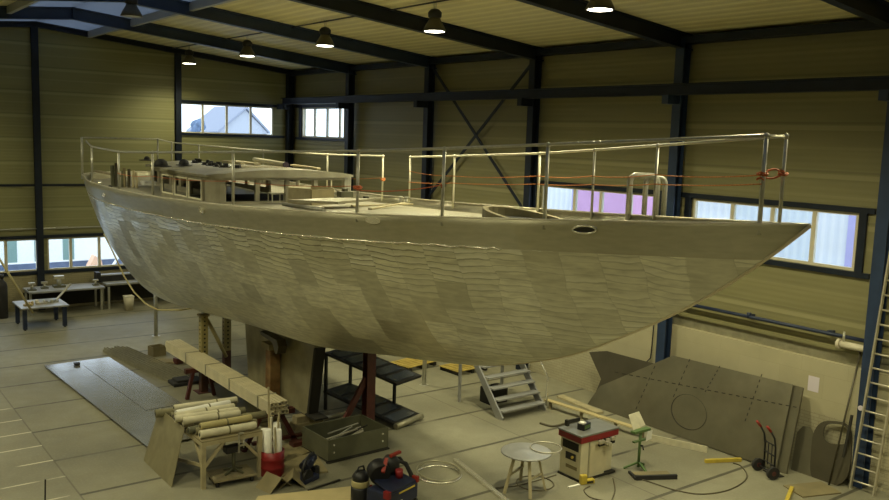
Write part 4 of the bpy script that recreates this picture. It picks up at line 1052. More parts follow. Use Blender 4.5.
# steel sheets and channels on the floor
sa = thing('steel_sheet', (-10.60, -11.95, 0), 'long grey steel sheet lying on the slabs, the wider lower one', 'sheet')
MB().bx(-0.87, 0.87, -3.78, 3.78, 0.05, 0.062).build('sheet_face', 'steel', sa)
sa.rotation_euler = (0, 0, R(2.6))
for y in (-3.2, -1, 1.4, 3.4): MB().bx(-0.8, 0.8, y - 0.05, y + 0.05, 0, 0.05).build('batten', 'oldwood', sa)
tag(MB().bx(-0.36, 0.36, -2.3, 2.3, 0, 0.008).build('steel_sheet', 'steel', None, (-10.30, -11.1, 0.064), 0, R(2.2)), 'narrow grey steel sheet lying on top of the wider sheet', 'sheet')
tag(MB().bx(-0.07, 0.07, -0.07, 0.07, 0, 0.05).build('tool_block', 'black', None, onz(77, 364.5, 0.075)), 'small black block on the far corner of the steel sheets', 'block')
for i in range(7):
    x = -9.50 + i * 0.105
    z0 = 0.0 if i % 2 == 0 else 0.0
    m = MB().bx(-0.045, 0.045, -2.15, 2.15, 0, 0.006).bx(-0.045, -0.038, -2.15, 2.15, 0.006, 0.085).bx(0.038, 0.045, -2.15, 2.15, 0.006, 0.085)
    tag(m.build('steel_channel', 'channel', None, (x, -9.35 + 0.12 * ((i * 5) % 3) + .12 * (x + 9.2), 0), 0, R(7.6 + 0.08 * i)), 'olive steel channel, %s from the sheets in the floor row' % ['first', 'second', 'third', 'fourth', 'fifth', 'sixth', 'seventh'][i], 'channel', 'steel channels lying beside the sheets')
tag(MB().bx(-0.4, 0.4, -0.25, 0.25, 0, 0.09).bx(-0.3, 0.1, -0.2, 0.2, 0.09, 0.15).build('tarpaulin', 'rubber', None, onz(186, 383), 0.02), 'crumpled black sheeting at the near end of the channels', 'sheeting')

# ------------------------------------------------------------------ trestle table with rolls
TX0, TX1, TY0, TY1, TT = -11.13, -9.93, -18.30, -16.45, 0.90
t = thing('work_trestle', ((TX0 + TX1) / 2, (TY0 + TY1) / 2, 0), 'pale timber trestle table carrying a heap of rolls', 'table')
hx = (TX1 - TX0) / 2; hy = (TY1 - TY0) / 2
for sx in (-1, 1):
    for sy in (-1, 1): MB().bx(sx * (hx - 0.04) - 0.04, sx * (hx - 0.04) + 0.04, sy * (hy - 0.04) - 0.04, sy * (hy - 0.04) + 0.04, 0, TT - 0.08).build('leg', 'wood', t)
MB().bx(-hx, hx, -hy, -hy + 0.08, TT - 0.08, TT).bx(-hx, hx, hy - 0.08, hy, TT - 0.08, TT).bx(-hx, -hx + 0.08, -hy + 0.08, hy - 0.08, TT - 0.08, TT).bx(hx - 0.08, hx, -hy + 0.08, hy - 0.08, TT - 0.08, TT).build('top_frame', 'wood', t)
MB().bx(-hx, hx, -hy, hy, TT, TT + 0.018).build('table_top', 'card', t)
for (a, b) in (((-hx + .04, -hy + .04, .38), (-hx + .42, -hy + .04, TT - .09)), ((hx - .04, -hy + .04, .38), (hx - .42, -hy + .04, TT - .09)), ((-hx + .04, -hy + .04, .38), (-hx + .04, -hy + .42, TT - .09)), ((-hx + .04, hy - .04, .38), (-hx + .04, hy - .42, TT - .09))):
    MB().bar(a, b, 0.05, 0.05).build('knee_brace', 'wood', t)
MB().bar((-hx + .06, -hy + .1, 0.42), (-hx + .06, hy - .1, 0.05), 0.04, 0.06).build('diagonal_brace', 'wood', t)
rolls = [
 # x-centre, y, z, length, radius, material, inner
 (-10.55, -18.13, 0, 1.25, .085, 'cream', 'first roll from the near edge, thick pale cream, on the bottom layer'),
 (-10.50, -17.93, 0, 1.35, .078, 'olivecloth', 'olive roll behind the first one on the bottom layer'),
 (-10.62, -17.75, 0, 1.30, .080, 'greengrey', 'grey-green roll third from the near edge on the bottom layer'),
 (-10.25, -17.56, 0, 1.60, .082, 'olivecloth', 'long olive roll sticking out on the right of the pile'),
 (-10.65, -17.37, 0, 1.20, .085, 'cream', 'cream roll in the middle of the bottom layer'),
 (-10.45, -17.18, 0, 1.50, .080, 'olivecloth', 'olive roll just beyond the middle of the bottom layer'),
 (-10.60, -16.99, 0, 1.30, .080, 'purple', 'dark purple roll third from the far edge on the bottom layer'),
 (-10.50, -16.80, 0, 1.55, .085, 'olivecloth', 'olive roll second from the far edge on the bottom layer'),
 (-10.80, -16.60, 0, 1.35, .090, 'olivecloth', 'dark olive roll at the far edge of the table'),
 (-10.55, -18.03, 1, 1.15, .070, 'hose', 'tan roll lying on top, nearest the near edge'),
 (-10.68, -17.66, 1, 1.25, .080, 'cream', 'pale roll lying on top, second from the near edge'),
 (-10.70, -17.46, 1, 1.40, .078, 'cream', 'pale roll lying on top in the middle of the pile'),
 (-10.66, -17.27, 1, 1.35, .080, 'cream', 'pale roll lying on top, third from the far edge'),
 (-10.62, -17.08, 1, 1.30, .082, 'white', 'whitest roll lying on top towards the far edge'),
 (-10.45, -16.78, 1, 1.45, .070, 'cream', 'long pale roll on top at the far edge'),
]
for i, (x, y, lay, ln, r, mm, label) in enumerate(rolls):
    r *= 0.9; ln *= 0.88
    z = TT + 0.018 + (r if lay == 0 else 0.142 + r)
    t = thing('material_roll', (x, y, z), label, 'roll', 'material rolls piled on the trestle table', R(random.uniform(-7, 8)))
    MB().tube([(-ln / 2, 0, 0), (-ln / 2 + .02, 0, 0), (ln / 2 - .02, 0, 0), (ln / 2, 0, 0)], [r * .95, r, r, r * .95], 14).build('rolled_sheet', mm, t)
    MB().cyl((-ln / 2 - .004, 0, 0), (-ln / 2 + .01, 0, 0), r * .45, 12).cyl((ln / 2 - .01, 0, 0), (ln / 2 + .004, 0, 0), r * .45, 12).build('core_hole', 'dark', t)
    MB().tube([(0.1 * (i % 3), 0, 0), (0.1 * (i % 3) + 0.03, 0, 0)], r + .004, 14).build('tie_band', 'olivecloth' if mm != 'olivecloth' else 'cream', t)
for i, (y, z, mm) in enumerate(((-16.75, 1.13, 'purple'), (-17.55, 1.13, 'purple'), (-18.2, 1.15, 'olivecloth'))):
    pass
tag(MB().tube([(0, 0, 0), (0.45, 0.03, 0)], 0.075, 12).build('cloth_roll', 'purple', None, (-11.22, -17.15, TT + 0.095), 0, R(4)), 'short dark purple roll end at the left of the pile', 'roll')
tag(MB().slab([(0, -0.85, 0), (0, 0.75, 0), (0.33, 0.75, 1.02), (0.33, -0.62, 1.02)], (0.012, 0, 0.0)).build('leaning_sheet', 'keel', None, (-11.56, -17.05, 0.0)), 'brown board leaning against the left side of the roll table', 'board')
# clamp hanging on the front
tag(MB().bx(-0.012, 0.012, -0.03, 0.0, -0.32, 0.06).bx(-0.012, 0.10, -0.03, 0, 0.04, 0.065).bx(-0.012, 0.12, -0.03, 0, -0.20, -0.17).cyl((0.1, -0.015, -0.24), (0.1, -0.015, -0.10), 0.012, 8).build('clamp', 'tube', None, (-10.42, TY0 - 0.005, TT - 0.0)), 'small metal clamp hanging at the front of the roll table', 'clamp')
# dolly with a black stool base
DP = Vector((-10.5, -18.15, 0))
t = thing('dolly', DP, 'small wheeled dolly under the front of the roll table', 'dolly', None, R(-5))
MB().bx(-0.40, 0.40, -0.28, 0.28, 0.11, 0.15).build('deck_board', 'oldwood', t)
for sx in (-1, 1):
    for sy in (-1, 1):
        c = MB().cyl((sx * .33 - .02, sy * .21, .055), (sx * .33 + .02, sy * .21, .055), .055, 14).build('caster', 'rubber', t)
        MB().bx(sx * .33 - .03, sx * .33 + .03, sy * .21 - .02, sy * .21 + .02, .09, .11).build('caster_fork', 'black', c)
t = thing('drill_stand', DP + Vector((0.05, 0.0, 0.15)), 'dark machine stand with splayed feet on the small dolly', 'stand')
MB().cyl((0, 0, 0.02), (0, 0, 0.42), 0.035, 12).build('column', 'greengrey', t)
for a in (0, 90, 180, 270): MB().bar((0, 0, 0.1), (0.24 * math.cos(R(a + 30)), 0.2 * math.sin(R(a + 30)), 0.012), 0.04, 0.03).build('foot', 'greengrey', t)
MB().box((-0.03, 0, 0.47), (0.30, 0.18, 0.13)).cyl((0.12, 0, 0.5), (0.24, 0, 0.44), 0.05, 10).build('head', 'black', t, bevel=0.02)

# red drum with paper rolls
P = onz(272, 474)
t = thing('oil_drum', P, 'small red steel drum holding white paper rolls and sticks', 'drum')
dr = 0.235; dh = 0.50
MB().lathe([(dr * .96, 0), (dr, 0.015), (dr, .16), (dr * 1.04, .175), (dr, .19), (dr, .33), (dr * 1.04, .345), (dr, .36), (dr, dh), (dr * .93, dh), (dr * .93, .03), (0.001, .03)], n=32).build('body', 'red', t)
rnd = random.Random(4)
for i, (ax, ay, h, r, mm, lb) in enumerate(((-.10, -.10, .95, .075, 'white', 'white paper roll at the front left of the red drum'), (.08, -.12, .92, .08, 'white', 'white paper roll at the front right of the red drum'), (-.12, .08, .90, .07, 'white', 'white paper roll at the back left of the red drum'), (.12, .07, .98, .075, 'white', 'white paper roll at the back right of the red drum'), (0, .12, 1.10, .03, 'cream', 'thin cream paper roll sticking up out of the drum'))):
    tag(MB().cyl((0, 0, 0), (0.02 * (i - 2), 0.02, h - 0.04), r, 14).build('paper_roll', mm, None, P + Vector((ax, ay, 0.04))), lb, 'roll', 'paper rolls standing in the red drum')
for i, (ax, ay, tx, ty, h, lb) in enumerate(((-.05, -.02, -.08, .02, 1.75, 'long wooden stick rising high out of the red drum'), (.02, -.03, .16, .03, 1.22, 'shorter wooden stick leaning right out of the red drum'), (-.01, -.2, -.03, -.18, 1.0, 'pale stick standing at the front of the red drum'))):
    tag(MB().bar(P + Vector((ax, ay, .04)), P + Vector((tx, ty, h)), .03, .03, (0, 1, 0)).build('stick', 'wood'), lb, 'stick', 'sticks standing in the red drum')
# folded boards before the drum
for i, (px, py, s, rz, mm) in enumerate(((275, 487, .38, 12, 'card'), (293, 484, .34, -30, 'card'))):
    Q = onz(px, py)
    m = MB().slab([(-s * .7, -.2, 0), (0, -.2, s * .62), (s * .02, -.2, s * .60), (-s * .66, -.2, 0)], (0, .45, 0)).slab([(s * .7, -.2, 0), (0, -.2, s * .62), (-s * .02, -.2, s * .60), (s * .66, -.2, 0)], (0, .45, 0))
    tag(m.build('folded_board', mm, None, Q, 0, R(rz)), ['tent-folded brown board in front of the red drum', 'tent-folded brown board between the drum and the black machine'][i], 'board')
for i, (px, py, w, d, rz) in enumerate(((290, 452, .5, .35, 20), (300, 466, .45, .5, -15))):
    tag(MB().bx(-w, w, -d, d, 0, .03).build('flat_board', 'card', None, onz(px, py), 0, R(rz)), ['brown board flat on the floor behind the red drum', 'brown board flat on the floor right of the red drum'][i], 'board')
# dark saw machine on the floor
P = onz(307, 479)
t = thing('bench_saw', P, 'dark blue-black hand machine lying on the floor beside the crate', 'machine', None, R(20))
MB().bx(-.26, .16, -.18, .18, 0, .10).build('base', 'navycase', t, bevel=.02)
MB().cyl((-.05, .02, .24), (.26, .08, .36), .12, 16, .09).build('motor', 'navycase', t)
MB().tube([(-.2, -.08, .10), (-.24, -.1, .3), (-.1, -.06, .42), (.1, 0, .47), (.24, .06, .44)], .028, 8).build('handle', 'black', t)
MB().cyl((-.14, -.17, .13), (-.14, -.11, .13), .13, 20).build('disc_guard', 'black', t)
MB().bx(.18, .30, -.05, .06, 0, .18).build('plug_box', 'black', t)
MB().lathe([(.03, 0), (.04, .02), (.03, .05)], (-.2, .16, .1), 10).build('knob', 'brass', t)
# grey-green crate
P = Vector((-7.82, -17.85, 0))
t = thing('equipment_crate', P, 'open grey-green crate full of bars and cables on the floor', 'crate', None, R(2))
cw, cdp, chh = .74, .52, .48
MB().bx(-cw, cw, -cdp, -cdp + .03, .05, chh).build('front_panel', 'greengrey', t); MB().bx(-cw, cw, cdp - .03, cdp, .05, chh).build('back_panel', 'greengrey', t)
MB().bx(-cw, -cw + .03, -cdp + .03, cdp - .03, .05, chh).build('end_panel', 'greengrey', t); MB().bx(cw - .03, cw, -cdp + .03, cdp - .03, .05, chh).build('end_panel', 'greengrey', t)
MB().bx(-cw, cw, -cdp, cdp, .03, .05).build('bottom', 'dark', t)
for q in (-1, 1): MB().bx(-cw - .02, cw + .02, q * cdp - .035, q * cdp + .035, 0, .03).build('skid', 'dark', t)
for sy in (-1,):
    for i, xx in enumerate((-.6, .6)): MB().cyl((xx, -cdp - .006, .36), (xx, -cdp, .36), .022, 10).cyl((xx, -cdp - .006, .2), (xx, -cdp, .2), .022, 10).build('bolt', 'bright', t)
rb = random.Random(9)
for i in range(7):
    x0 = rb.uniform(-.6, -.1); y0 = rb.uniform(-.38, .38); zz = rb.uniform(.38, .47); mmm = ['alu', 'tube', 'bright', 'dark', 'alu', 'tube', 'alu'][i]
    tag(MB().bar(P + Vector((x0, y0, .12 + .04 * i)), P + Vector((x0 + .75, y0 + rb.uniform(-.05, .05) * .5, zz)), .035, .02).build('metal_bar', mmm), ['pale metal bar lying in the crate, %s from its near side' % q for q in ('first', 'second', 'third', 'fourth', 'fifth', 'sixth', 'seventh')][i], 'bar', 'metal bars lying in the crate')
# bright bar below the keel
a = onz(297, 425, .05); b = onz(345, 413, .05)
tag(MB().cyl(a, b, .05, 12).build('steel_bar', 'alu'), 'pale round bar on the floor at the foot of the keel', 'bar')
# slanted black racks
t = thing('rack_cart', (-6.60, -16.35, 0), 'black steel rack with two slanted shelves behind the red stand', 'rack', None, R(-72))
GLS = mat('dark_gloss', (.05, .06, .075), .15)
for (z0, z1) in ((1.36, 1.02), (.42, .08)):
    sh = MB().slab([(-1.1, 0, z0), (1.12, 0, z1), (1.12, .95, z1), (-1.1, .95, z0)], (0, 0, .05)).build('shelf', 'black', t)
    for q in range(5):
        x0 = -.95 + q * .42; x1 = x0 + .30; zf = lambda x: z0 + (z1 - z0) * (x + 1.1) / 2.22 + .052
        MB().slab([(x0, .08, zf(x0)), (x1, .08, zf(x1)), (x1, .85, zf(x1)), (x0, .85, zf(x0))], (0, 0, .01)).build('glass_strip', GLS, sh)
for sx, sy, hh in ((-1.05, .03, 1.40), (-1.05, .92, 1.40), (.35, .92, 1.2)): MB().bx(sx - .03, sx + .03, sy - .03, sy + .03, 0, hh).build('upright', 'black', t)
MB().cyl((1.14, -.02, .08), (1.14, .97, .08), .07, 12).build('roller', 'channel', t)
# clutter behind the keel
P = onz(248, 362)
t = thing('dark_pump', Vector((-6.1, -10.4, 0)), 'dark machine standing in the shade behind the perforated posts', 'machine')
MB().bx(-.3, .3, -.25, .25, .05, .6).build('body', 'black', t, bevel=.03); MB().cyl((-.2, 0, .62), (.3, 0, .75), .2, 14).build('motor', 'bluesteel', t)
for sx in (-1, 1): MB().cyl((sx * .2, -.28, .1), (sx * .2, -.22, .1), .1, 12).build('wheel', 'rubber', t)

# ------------------------------------------------------------------ foreground
P = Vector((-8.42, -20.75, 0))
P = onz(392, 508)
t = thing('portable_compressor', P, 'navy portable machine with round black tanks and red handles in front', 'machine', None, R(18)); t.scale = (1.0, 1.0, 1.06)
MB().bx(-.42, .42, -.26, .26, .12, .42).build('body', 'navycase', t, bevel=.03)
MB().slab([(-.38, -.24, .42), (.36, -.24, .42), (.30, .16, .52), (-.32, .16, .52)], (0, 0, .03)).build('control_panel', 'navycase', t)
MB().bx(-.15, .30, -.275, -.262, .36, .385).build('label_strip', 'yellow', t)
MB().bx(-.2, -.05, -.272, -.262, .20, .24).build('label_strip', 'white', t)
MB().cyl((-.22, .10, .62), (-.12, .28, .68), .19, 24).build('tank', 'black', t)
MB().lathe([(.13, .0), (.16, .1), (.16, .22), (.10, .30), (.02, .32)], (.18, .2, .52), 20).build('air_filter', 'black', t)
MB().bx(.08, .36, .1, .16, .84, .88).build('handle', 'redbright', t)
MB().cyl((.16, -.02, .50), (.16, -.02, .64), .07, 16).build('fuel_cap', 'red', t)
MB().bar((-.26, .02, .70), (-.06, .10, .86), .06, .05).build('grip', 'redbright', t)
MB().bx(-.45, -.38, -.27, -.15, .35, .47).build('corner_guard', 'red', t); MB().bx(.37, .43, -.27, -.15, .40, .50).build('corner_guard', 'redbright', t)
MB().tube([(.34, .24, .5), (.42, .2, .66), (.5, .1, .62), (.55, 0, .42), (.55, -.08, .2), (.5, -.1, .06)], .04, 8).tube([(.28, .26, .55), (.36, .3, .72), (.48, .22, .7), (.58, .1, .5), (.6, 0, .25), (.56, -.05, .05)], .025, 8).build('hose', 'rubber', t)
for sx in (-1, 1):
    for sy in (-1, 1): MB().cyl((sx * .38 - .025, sy * .2, .07), (sx * .38 + .025, sy * .2, .07), .07, 14).build('wheel', 'rubber', t)
P = onz(360, 505)
t = thing('vacuum_canister', P, 'tall black canister with a beige band beside the navy machine', 'canister', None, R(10))
MB().lathe([(.15, .0), (.17, .03), (.17, .34), (.155, .36)], n=24).build('tank', 'black', t)
MB().lathe([(.150, .36), (.160, .38), (.160, .46), (.150, .48)], n=24).build('band', 'hose', t)
MB().lathe([(.150, .48), (.155, .55), (.10, .63), (.001, .65)], n=24).build('lid', 'black', t)
MB().tube([(-.1, 0, .60), (-.05, 0, .72), (.06, 0, .72), (.1, 0, .60)], .018, 8).build('handle', 'black', t)
MB().bar((.17, -.1, .12), (.2, -.06, .34), .05, .05).build('hose_grip', 'redbright', t)
tag(MB().slab([(-.0, 0, 0), (1.95, -.62, 0), (1.75, -1.3, 0), (-.45, -.55, 0)], (0, 0, .02)).build('plywood_sheet', 'ply', None, onz(258, 497) + Vector((0, 0.0, 0))), 'pale plywood sheet flat on the floor at the bottom edge', 'sheet')
tag(MB().bar((0, 0, .035), (.75, .12, .035), .035, .02).build('steel_offcut', 'dark', None, onz(308, 491.5) + Vector((0, 0, -.01))), 'dark steel offcut lying on the plywood sheet', 'offcut')
tag(MB().bar((0, 0, 0), (.02, .02, .42), .03, .02).build('marker_stake', 'dark', None, onz(45, 503)), 'short dark stake standing at the lower left edge', 'stake')
# hoop and bar
C0 = Vector((-7.0, -20.08, 0))
for i, (r, z, lb) in enumerate(((.44, .018, 'lower flat metal hoop lying on the floor by the navy machine'), (.43, .05, 'upper metal hoop lying tilted on the lower hoop'))):
    tag(MB().tube([C0 + Vector((r * math.cos(2 * PI * k / 40), r * math.sin(2 * PI * k / 40), z + (.04 * (1 + math.sin(2 * PI * k / 40)) if i else 0))) for k in range(40)], .02, 6, True).build('metal_hoop', 'channel' if i else 'bright'), lb, 'hoop', 'metal hoops on the floor')
a = onz(455, 459.5, .03); b = onz(510, 504, .03)
tag(MB().bar(a, b, .09, .055).build('aluminium_bar', 'bright'), 'long pale aluminium bar on the floor left of the round table', 'bar')
# round work table on three legs
tc = Vector((-6.02, -21.5, 0))
t = thing('work_stool', tc, 'small round-topped grey table on four splayed wooden legs', 'table')
MB().lathe([(.46, .72), (.48, .73), (.48, .75), (.46, .757), (.001, .757)], n=36).build('table_top', 'bench', t)
for (x, y) in ((-.46, .06), (.22, .36), (.30, -.26), (-.22, -.40)):
    MB().bar((x, y, 0), (x * .55, y * .55, .72), .055, .04).build('leg', 'wood', t)
MB().bar((-.36, .05, .33), (.2, .27, .33), .04, .03).build('stretcher', 'wood', t); MB().bar((.24, -.20, .33), (-.18, -.32, .33), .04, .03).build('stretcher', 'wood', t)
tag(MB().tube([tc + Vector((.42 + .3 * math.cos(2 * PI * k / 32), -.1 + .3 * math.sin(2 * PI * k / 32), .772)) for k in range(32)], .012, 6, True).build('metal_hoop', 'alu'), 'thin bright metal hoop lying on the edge of the round table', 'hoop')
tag(MB().tube([onz(535, 483, .012) + Vector((.36 * math.cos(2 * PI * k / 32), .36 * math.sin(2 * PI * k / 32), 0)) for k in range(32)], .012, 6, True).build('cable_loop', 'cable'), 'dark cable loop on the floor under the round table', 'cable')

# planer machine
px0, px1, py0, py1, ph = -4.93, -3.86, -21.88, -21.25, .95
PC = Vector(((px0 + px1) / 2, (py0 + py1) / 2, 0)); ax = (px1 - px0) / 2; ay = (py1 - py0) / 2
t = thing('planer_machine', PC, 'cream woodworking machine with a red band and grey table', 'machine')
MB().bx(-ax + .04, ax - .34, -ay + .03, ay - .03, .04, ph - .16).build('body', 'creampaint', t, bevel=.012)
MB().bx(ax - .34, ax - .05, -ay + .1, ay - .03, .04, ph - .16).build('side_cabinet', 'creampaint', t, bevel=.012)
MB().bx(-ax + .02, ax - .02, -ay + .01, ay - .01, 0, .04).build('plinth', 'dark', t)
MB().bx(-ax, ax, -ay, ay, ph - .16, ph - .035).build('red_band', 'red', t, bevel=.01)
MB().bx(-ax - .01, ax + .01, -ay - .01, ay + .01, ph - .035, ph).build('table_top', 'greytop', t, bevel=.006)
MB().bx(-ax + .03, -ax + .042, -ay + .1, ay - .1, ph - .36, ph - .20).build('slot', 'dark', t)
s = MB().bx(-ax + .025, -ax + .042, -ay + .16, ay - .2, .38, .52).build('switch_box', 'black', t); MB().cyl((-ax + .0, -.08, .45), (-ax + .025, -.08, .45), .03, 12).build('knob', 'yellow', s)
MB().bx(-ax + .034, -ax + .041, -ay + .12, -ay + .42, .20, .27).build('name_plate', 'card', t)
MB().bx(-ax + .30, ax - .30, -ay + .022, -ay + .032, .12, .70).build('access_panel', 'squaretube', t)
MB().bx(-ax + .5, ax - .12, -ay - .02, -ay + .025, ph - .30, ph - .17).build('fence_bracket', 'dark', t)
MB().bx(-ax + .25, -ax + .28, -ay + .02, -ay + .03, .06, ph - .18).build('panel_edge', 'channel', t)
rr = random.Random(5)
for k in range(7): MB().box((.12 + rr.uniform(-.2, .22), -ay - .05 + rr.uniform(-.05, .03), ph - .23 + rr.uniform(-.05, .05)), (.09, .06, .07)).build('feed_block', 'alu', t, bevel=.008)
MB().bx(-ax + .18, -ax + .24, ay - .06, ay + .02, ph, ph + .12).bx(-ax + .2, -ax + .55, ay - .05, ay - .02, ph + .04, ph + .12).build('fence', 'dark', t)
t2 = thing('radio', PC + Vector((-.17, -.02, ph)), 'small dark green box standing on the machine table', 'box', None, R(12))
MB().bx(-.13, .13, -.08, .08, 0, .13).build('case', 'black', t2, bevel=.012); MB().bx(-.10, .10, -.083, -.079, .03, .10).build('front_panel', 'green', t2); MB().bx(-.13, -.02, -.06, .05, .13, .16).build('lid', 'white', t2)
# yellow tool on floor
t = thing('yellow_drill', onz(583, 484), 'yellow hand tool lying on the floor before the cream machine', 'tool', None, R(-15))
MB().bx(-.07, .07, -.05, .05, 0, .19).build('body', 'yellow', t, bevel=.02); MB().bx(.05, .24, -.05, .05, 0, .09).build('handle', 'yellow', t, bevel=.015); MB().bx(.06, .20, -.055, -.05, .02, .06).build('vent', 'black', t)
tag(MB().bar((-.38, .02, .012), (-.10, .0, .012), .05, .02).build('steel_ruler', 'white', None, onz(583, 484)), 'short pale strip on the floor left of the yellow tool', 'strip')
# green roller stand
P = Vector((-3.36, -22.02, 0))
t = thing('roller_stand', P, 'green pedestal stand with a tripod foot holding papers', 'stand')
MB().cyl((0, 0, .05), (0, 0, .80), .03, 12).build('column', 'green', t)
for a in (20, 140, 260): MB().bar((0, 0, .16), (.3 * math.cos(R(a)), .3 * math.sin(R(a)), .012), .05, .03).build('foot', 'green', t)
MB().bx(-.24, .24, -.06, .06, .80, .85).build('head_bar', 'green', t)
MB().cyl((0, -.02, .52), (0, -.08, .52), .02, 8).cyl((0, -.08, .52), (.0, -.1, .44), .012, 8).build('knob', 'black', t)
MB().bx(-.2, .2, -.03, .03, .6, .63).build('lower_bar', 'green', t)
tag(MB().slab([(-.20, .02, .86), (.26, .10, .87), (.26, .28, 1.10), (-.16, .20, 1.12)], (0, .01, .004)).build('paper_sheet', 'cream', None, P), 'cream paper sheet propped on the green stand', 'paper')
tag(MB().slab([(.10, -.07, .60), (.27, -.07, .62), (.29, -.065, .80), (.14, -.065, .80)], (0, .006, 0)).build('paper_sheet', 'white', None, P), 'white paper hanging from the green stand', 'paper')
t = thing('wheeled_plate', Vector((-3.42, -22.38, 0)), 'flat cream board with a black rubber edge before the green stand', 'board', None, R(-28))
MB().bx(-.35, .40, -.16, .10, .03, .055).build('board_top', 'card', t); MB().bx(-.38, .48, -.22, -.16, .0, .09).build('rubber_edge', 'rubber', t); MB().bx(-.40, -.35, -.2, .18, 0, .05).build('rubber_edge', 'rubber', t)

# ------------------------------------------------------------------ along the long wall
def plate_pt(px, py, base=-1.02, k=0.39, off=0.0):
    """point on the sloping plane of the leaning plates"""
    d = ray(px, py); t_ = (base + off + k * CAM.z - CAM.x) / (d.x - k * d.z); return CAM + d * t_
def leaner(name, poly, m, label, cat, off=0.0, th=0.015, base=-1.02, k=0.39, group=None):
    pts = [plate_pt(*p, base, k, off) for p in poly]
    o = Vector((sum(p.x for p in pts) / len(pts), sum(p.y for p in pts) / len(pts), min(p.z for p in pts)))
    return tag(MB().slab([p - o for p in pts], (th, 0, -th * .5)).build(name, m, None, o), label, cat, group), o
pB, oB = leaner('steel_plate', [(673, 355.5), (793, 384.5), (776, 470), (587, 404.5), (600, 386)], 'plate', 'large dark steel plate with a marked circle leaning on the right wall', 'plate', 0.0, group='steel plates leaning on the right wall')
leaner('steel_plate', [(589, 352), (607, 351), (656, 364), (655, 424), (592, 402), (601, 379)], 'darkplate', 'darker steel plate with a jagged left edge behind the circle plate', 'plate', 0.02, group='steel plates leaning on the right wall')
leaner('steel_plate', [(760, 377), (793, 385), (803, 387.5), (786, 474), (770, 470)], 'plate', 'steel plate sticking out behind the right end of the circle plate', 'plate', 0.06, .05, group='steel plates leaning on the right wall')
cpts = []
for k in range(36):
    a = 2 * PI * k / 36; cpts.append(plate_pt(689 + 17.5 * math.cos(a), 412 + 17.5 * math.sin(a) + 3.2 * math.cos(a), off=-.008) - oB)
MB().tube(cpts, [.005 + .012 * max(0, -math.cos(2 * PI * k / 36 + .3)) for k in range(36)], 5, True).build('circle_mark', 'mark', pB)
MB().slab(cpts, (.012, 0, -.004)).build('cut_disc', 'plate', pB)
dm = MB()
def dashes(x0, y0, x1, y1, n):
    for k in range(n):
        p = plate_pt(lerp(x0, x1, k / n), lerp(y0, y1, k / n), off=-.006) - oB; q = plate_pt(lerp(x0, x1, (k + .5) / n), lerp(y0, y1, (k + .5) / n), off=-.006) - oB
        dm.bar(p, q, .02, .006, (1, 0, 0))
dashes(720, 366, 704, 394, 7); dashes(762, 374, 744, 424, 9); dashes(690, 359, 672, 400, 7); dashes(655, 366, 632, 418, 9); dashes(615, 372, 800, 408, 26)
dm.build('tack_marks', 'mark', pB)
leaner('rounded_plate', [(790, 474), (797, 432), (803, 426), (810, 427), (814, 434), (811, 479)], 'plate', 'small dark plate with a rounded top leaning on the wall', 'plate', 0.0, .02, -.62, .40)
# oval plate with cut-out
def rr_pts(cx_, cy_, a, b, p, n=28, sk=0.0): 
    out = []
    for k in range(n):
        t_ = 2 * PI * k / n; c, s_ = math.cos(t_), math.sin(t_)
        out.append((cx_ + a * math.copysign(abs(c) ** p, c) + sk * s_, cy_ + b * math.copysign(abs(s_) ** p, s_) + .18 * a * c))
    return out
oo = rr_pts(831, 453, 20, 32, .62, 28, -5); ii = rr_pts(836, 434, 12.5, 10, .7, 28, -1)
P1_ = [plate_pt(*p, -.62, .36) for p in oo]; P2_ = [plate_pt(*p, -.62, .36) for p in ii]
o_ = Vector((sum(p.x for p in P1_) / 28, sum(p.y for p in P1_) / 28, 0))
tag(MB().frame([p - o_ for p in P1_], [p - o_ for p in P2_], (.03, 0, -.01)).build('oval_frame', 'darkplate', None, o_), 'rounded dark plate with an oval opening leaning beside the ladder', 'plate')
a = plate_pt(829, 484, -.75, .30); b = plate_pt(861, 346, -.66, .30)
b = onx(861, 350, -.15)
tag(MB().tube([Vector((a.x, a.y, .01)), b], .02, 8).build('long_rod', 'darkplate'), 'long thin rod leaning on the wall in front of the oval plate', 'rod')
a = onz(838, 484); b = onx(852, 415, -.25)
tag(MB().bar(a + Vector((0, 0, .02)), b, .05, .03).build('steel_bar', 'dark'), 'short dark bar leaning beside the long rod', 'bar')
tag(MB().bx(-.45, .45, -.28, .28, 0, .025).build('flat_plate', 'card', None, onz(812, 490), 0, R(-20)), 'flat brown board on the floor below the oval plate', 'board')
# hand truck
P = Vector((-1.27, -23.66, 0))
t = thing('hand_truck', P, 'black two-wheeled hand truck with red grips by the steel plates', 'trolley', None, R(-112))
for sx in (-1, 1):
    MB().tube([(sx * .17, .0, .05), (sx * .17, -.02, .62), (sx * .17, -.06, .82), (sx * .17, -.16, .98)], .02, 8).build('side_rail', 'black', t)
    MB().cyl((sx * .17, -.155, .97), (sx * .17, -.26, 1.09), .026, 10).build('grip', 'redbright', t)
    w = MB().cyl((sx * .25 - .035, -.09, .13), (sx * .25 + .035, -.09, .13), .13, 22).build('wheel', 'rubber', t)
    MB().cyl((sx * .25 - .04, -.09, .13), (sx * .25 + .04, -.09, .13), .05, 14).build('hub', 'redsteel', w)
for z in (.25, .45, .66): MB().cyl((-.17, -.02, z), (.17, -.02, z), .016, 8).build('crossbar', 'black', t)
for sx in (-1, 1): MB().tube([(sx * .06, -.01, .2), (sx * .06, -.02, .66)], .012, 6).build('back_bar', 'black', t)
MB().bx(-.2, .2, .0, .22, .01, .025).build('toe_plate', 'black', t)
MB().cyl((-.25, -.09, .13), (.25, -.09, .13), .015, 8).build('axle', 'black', t)
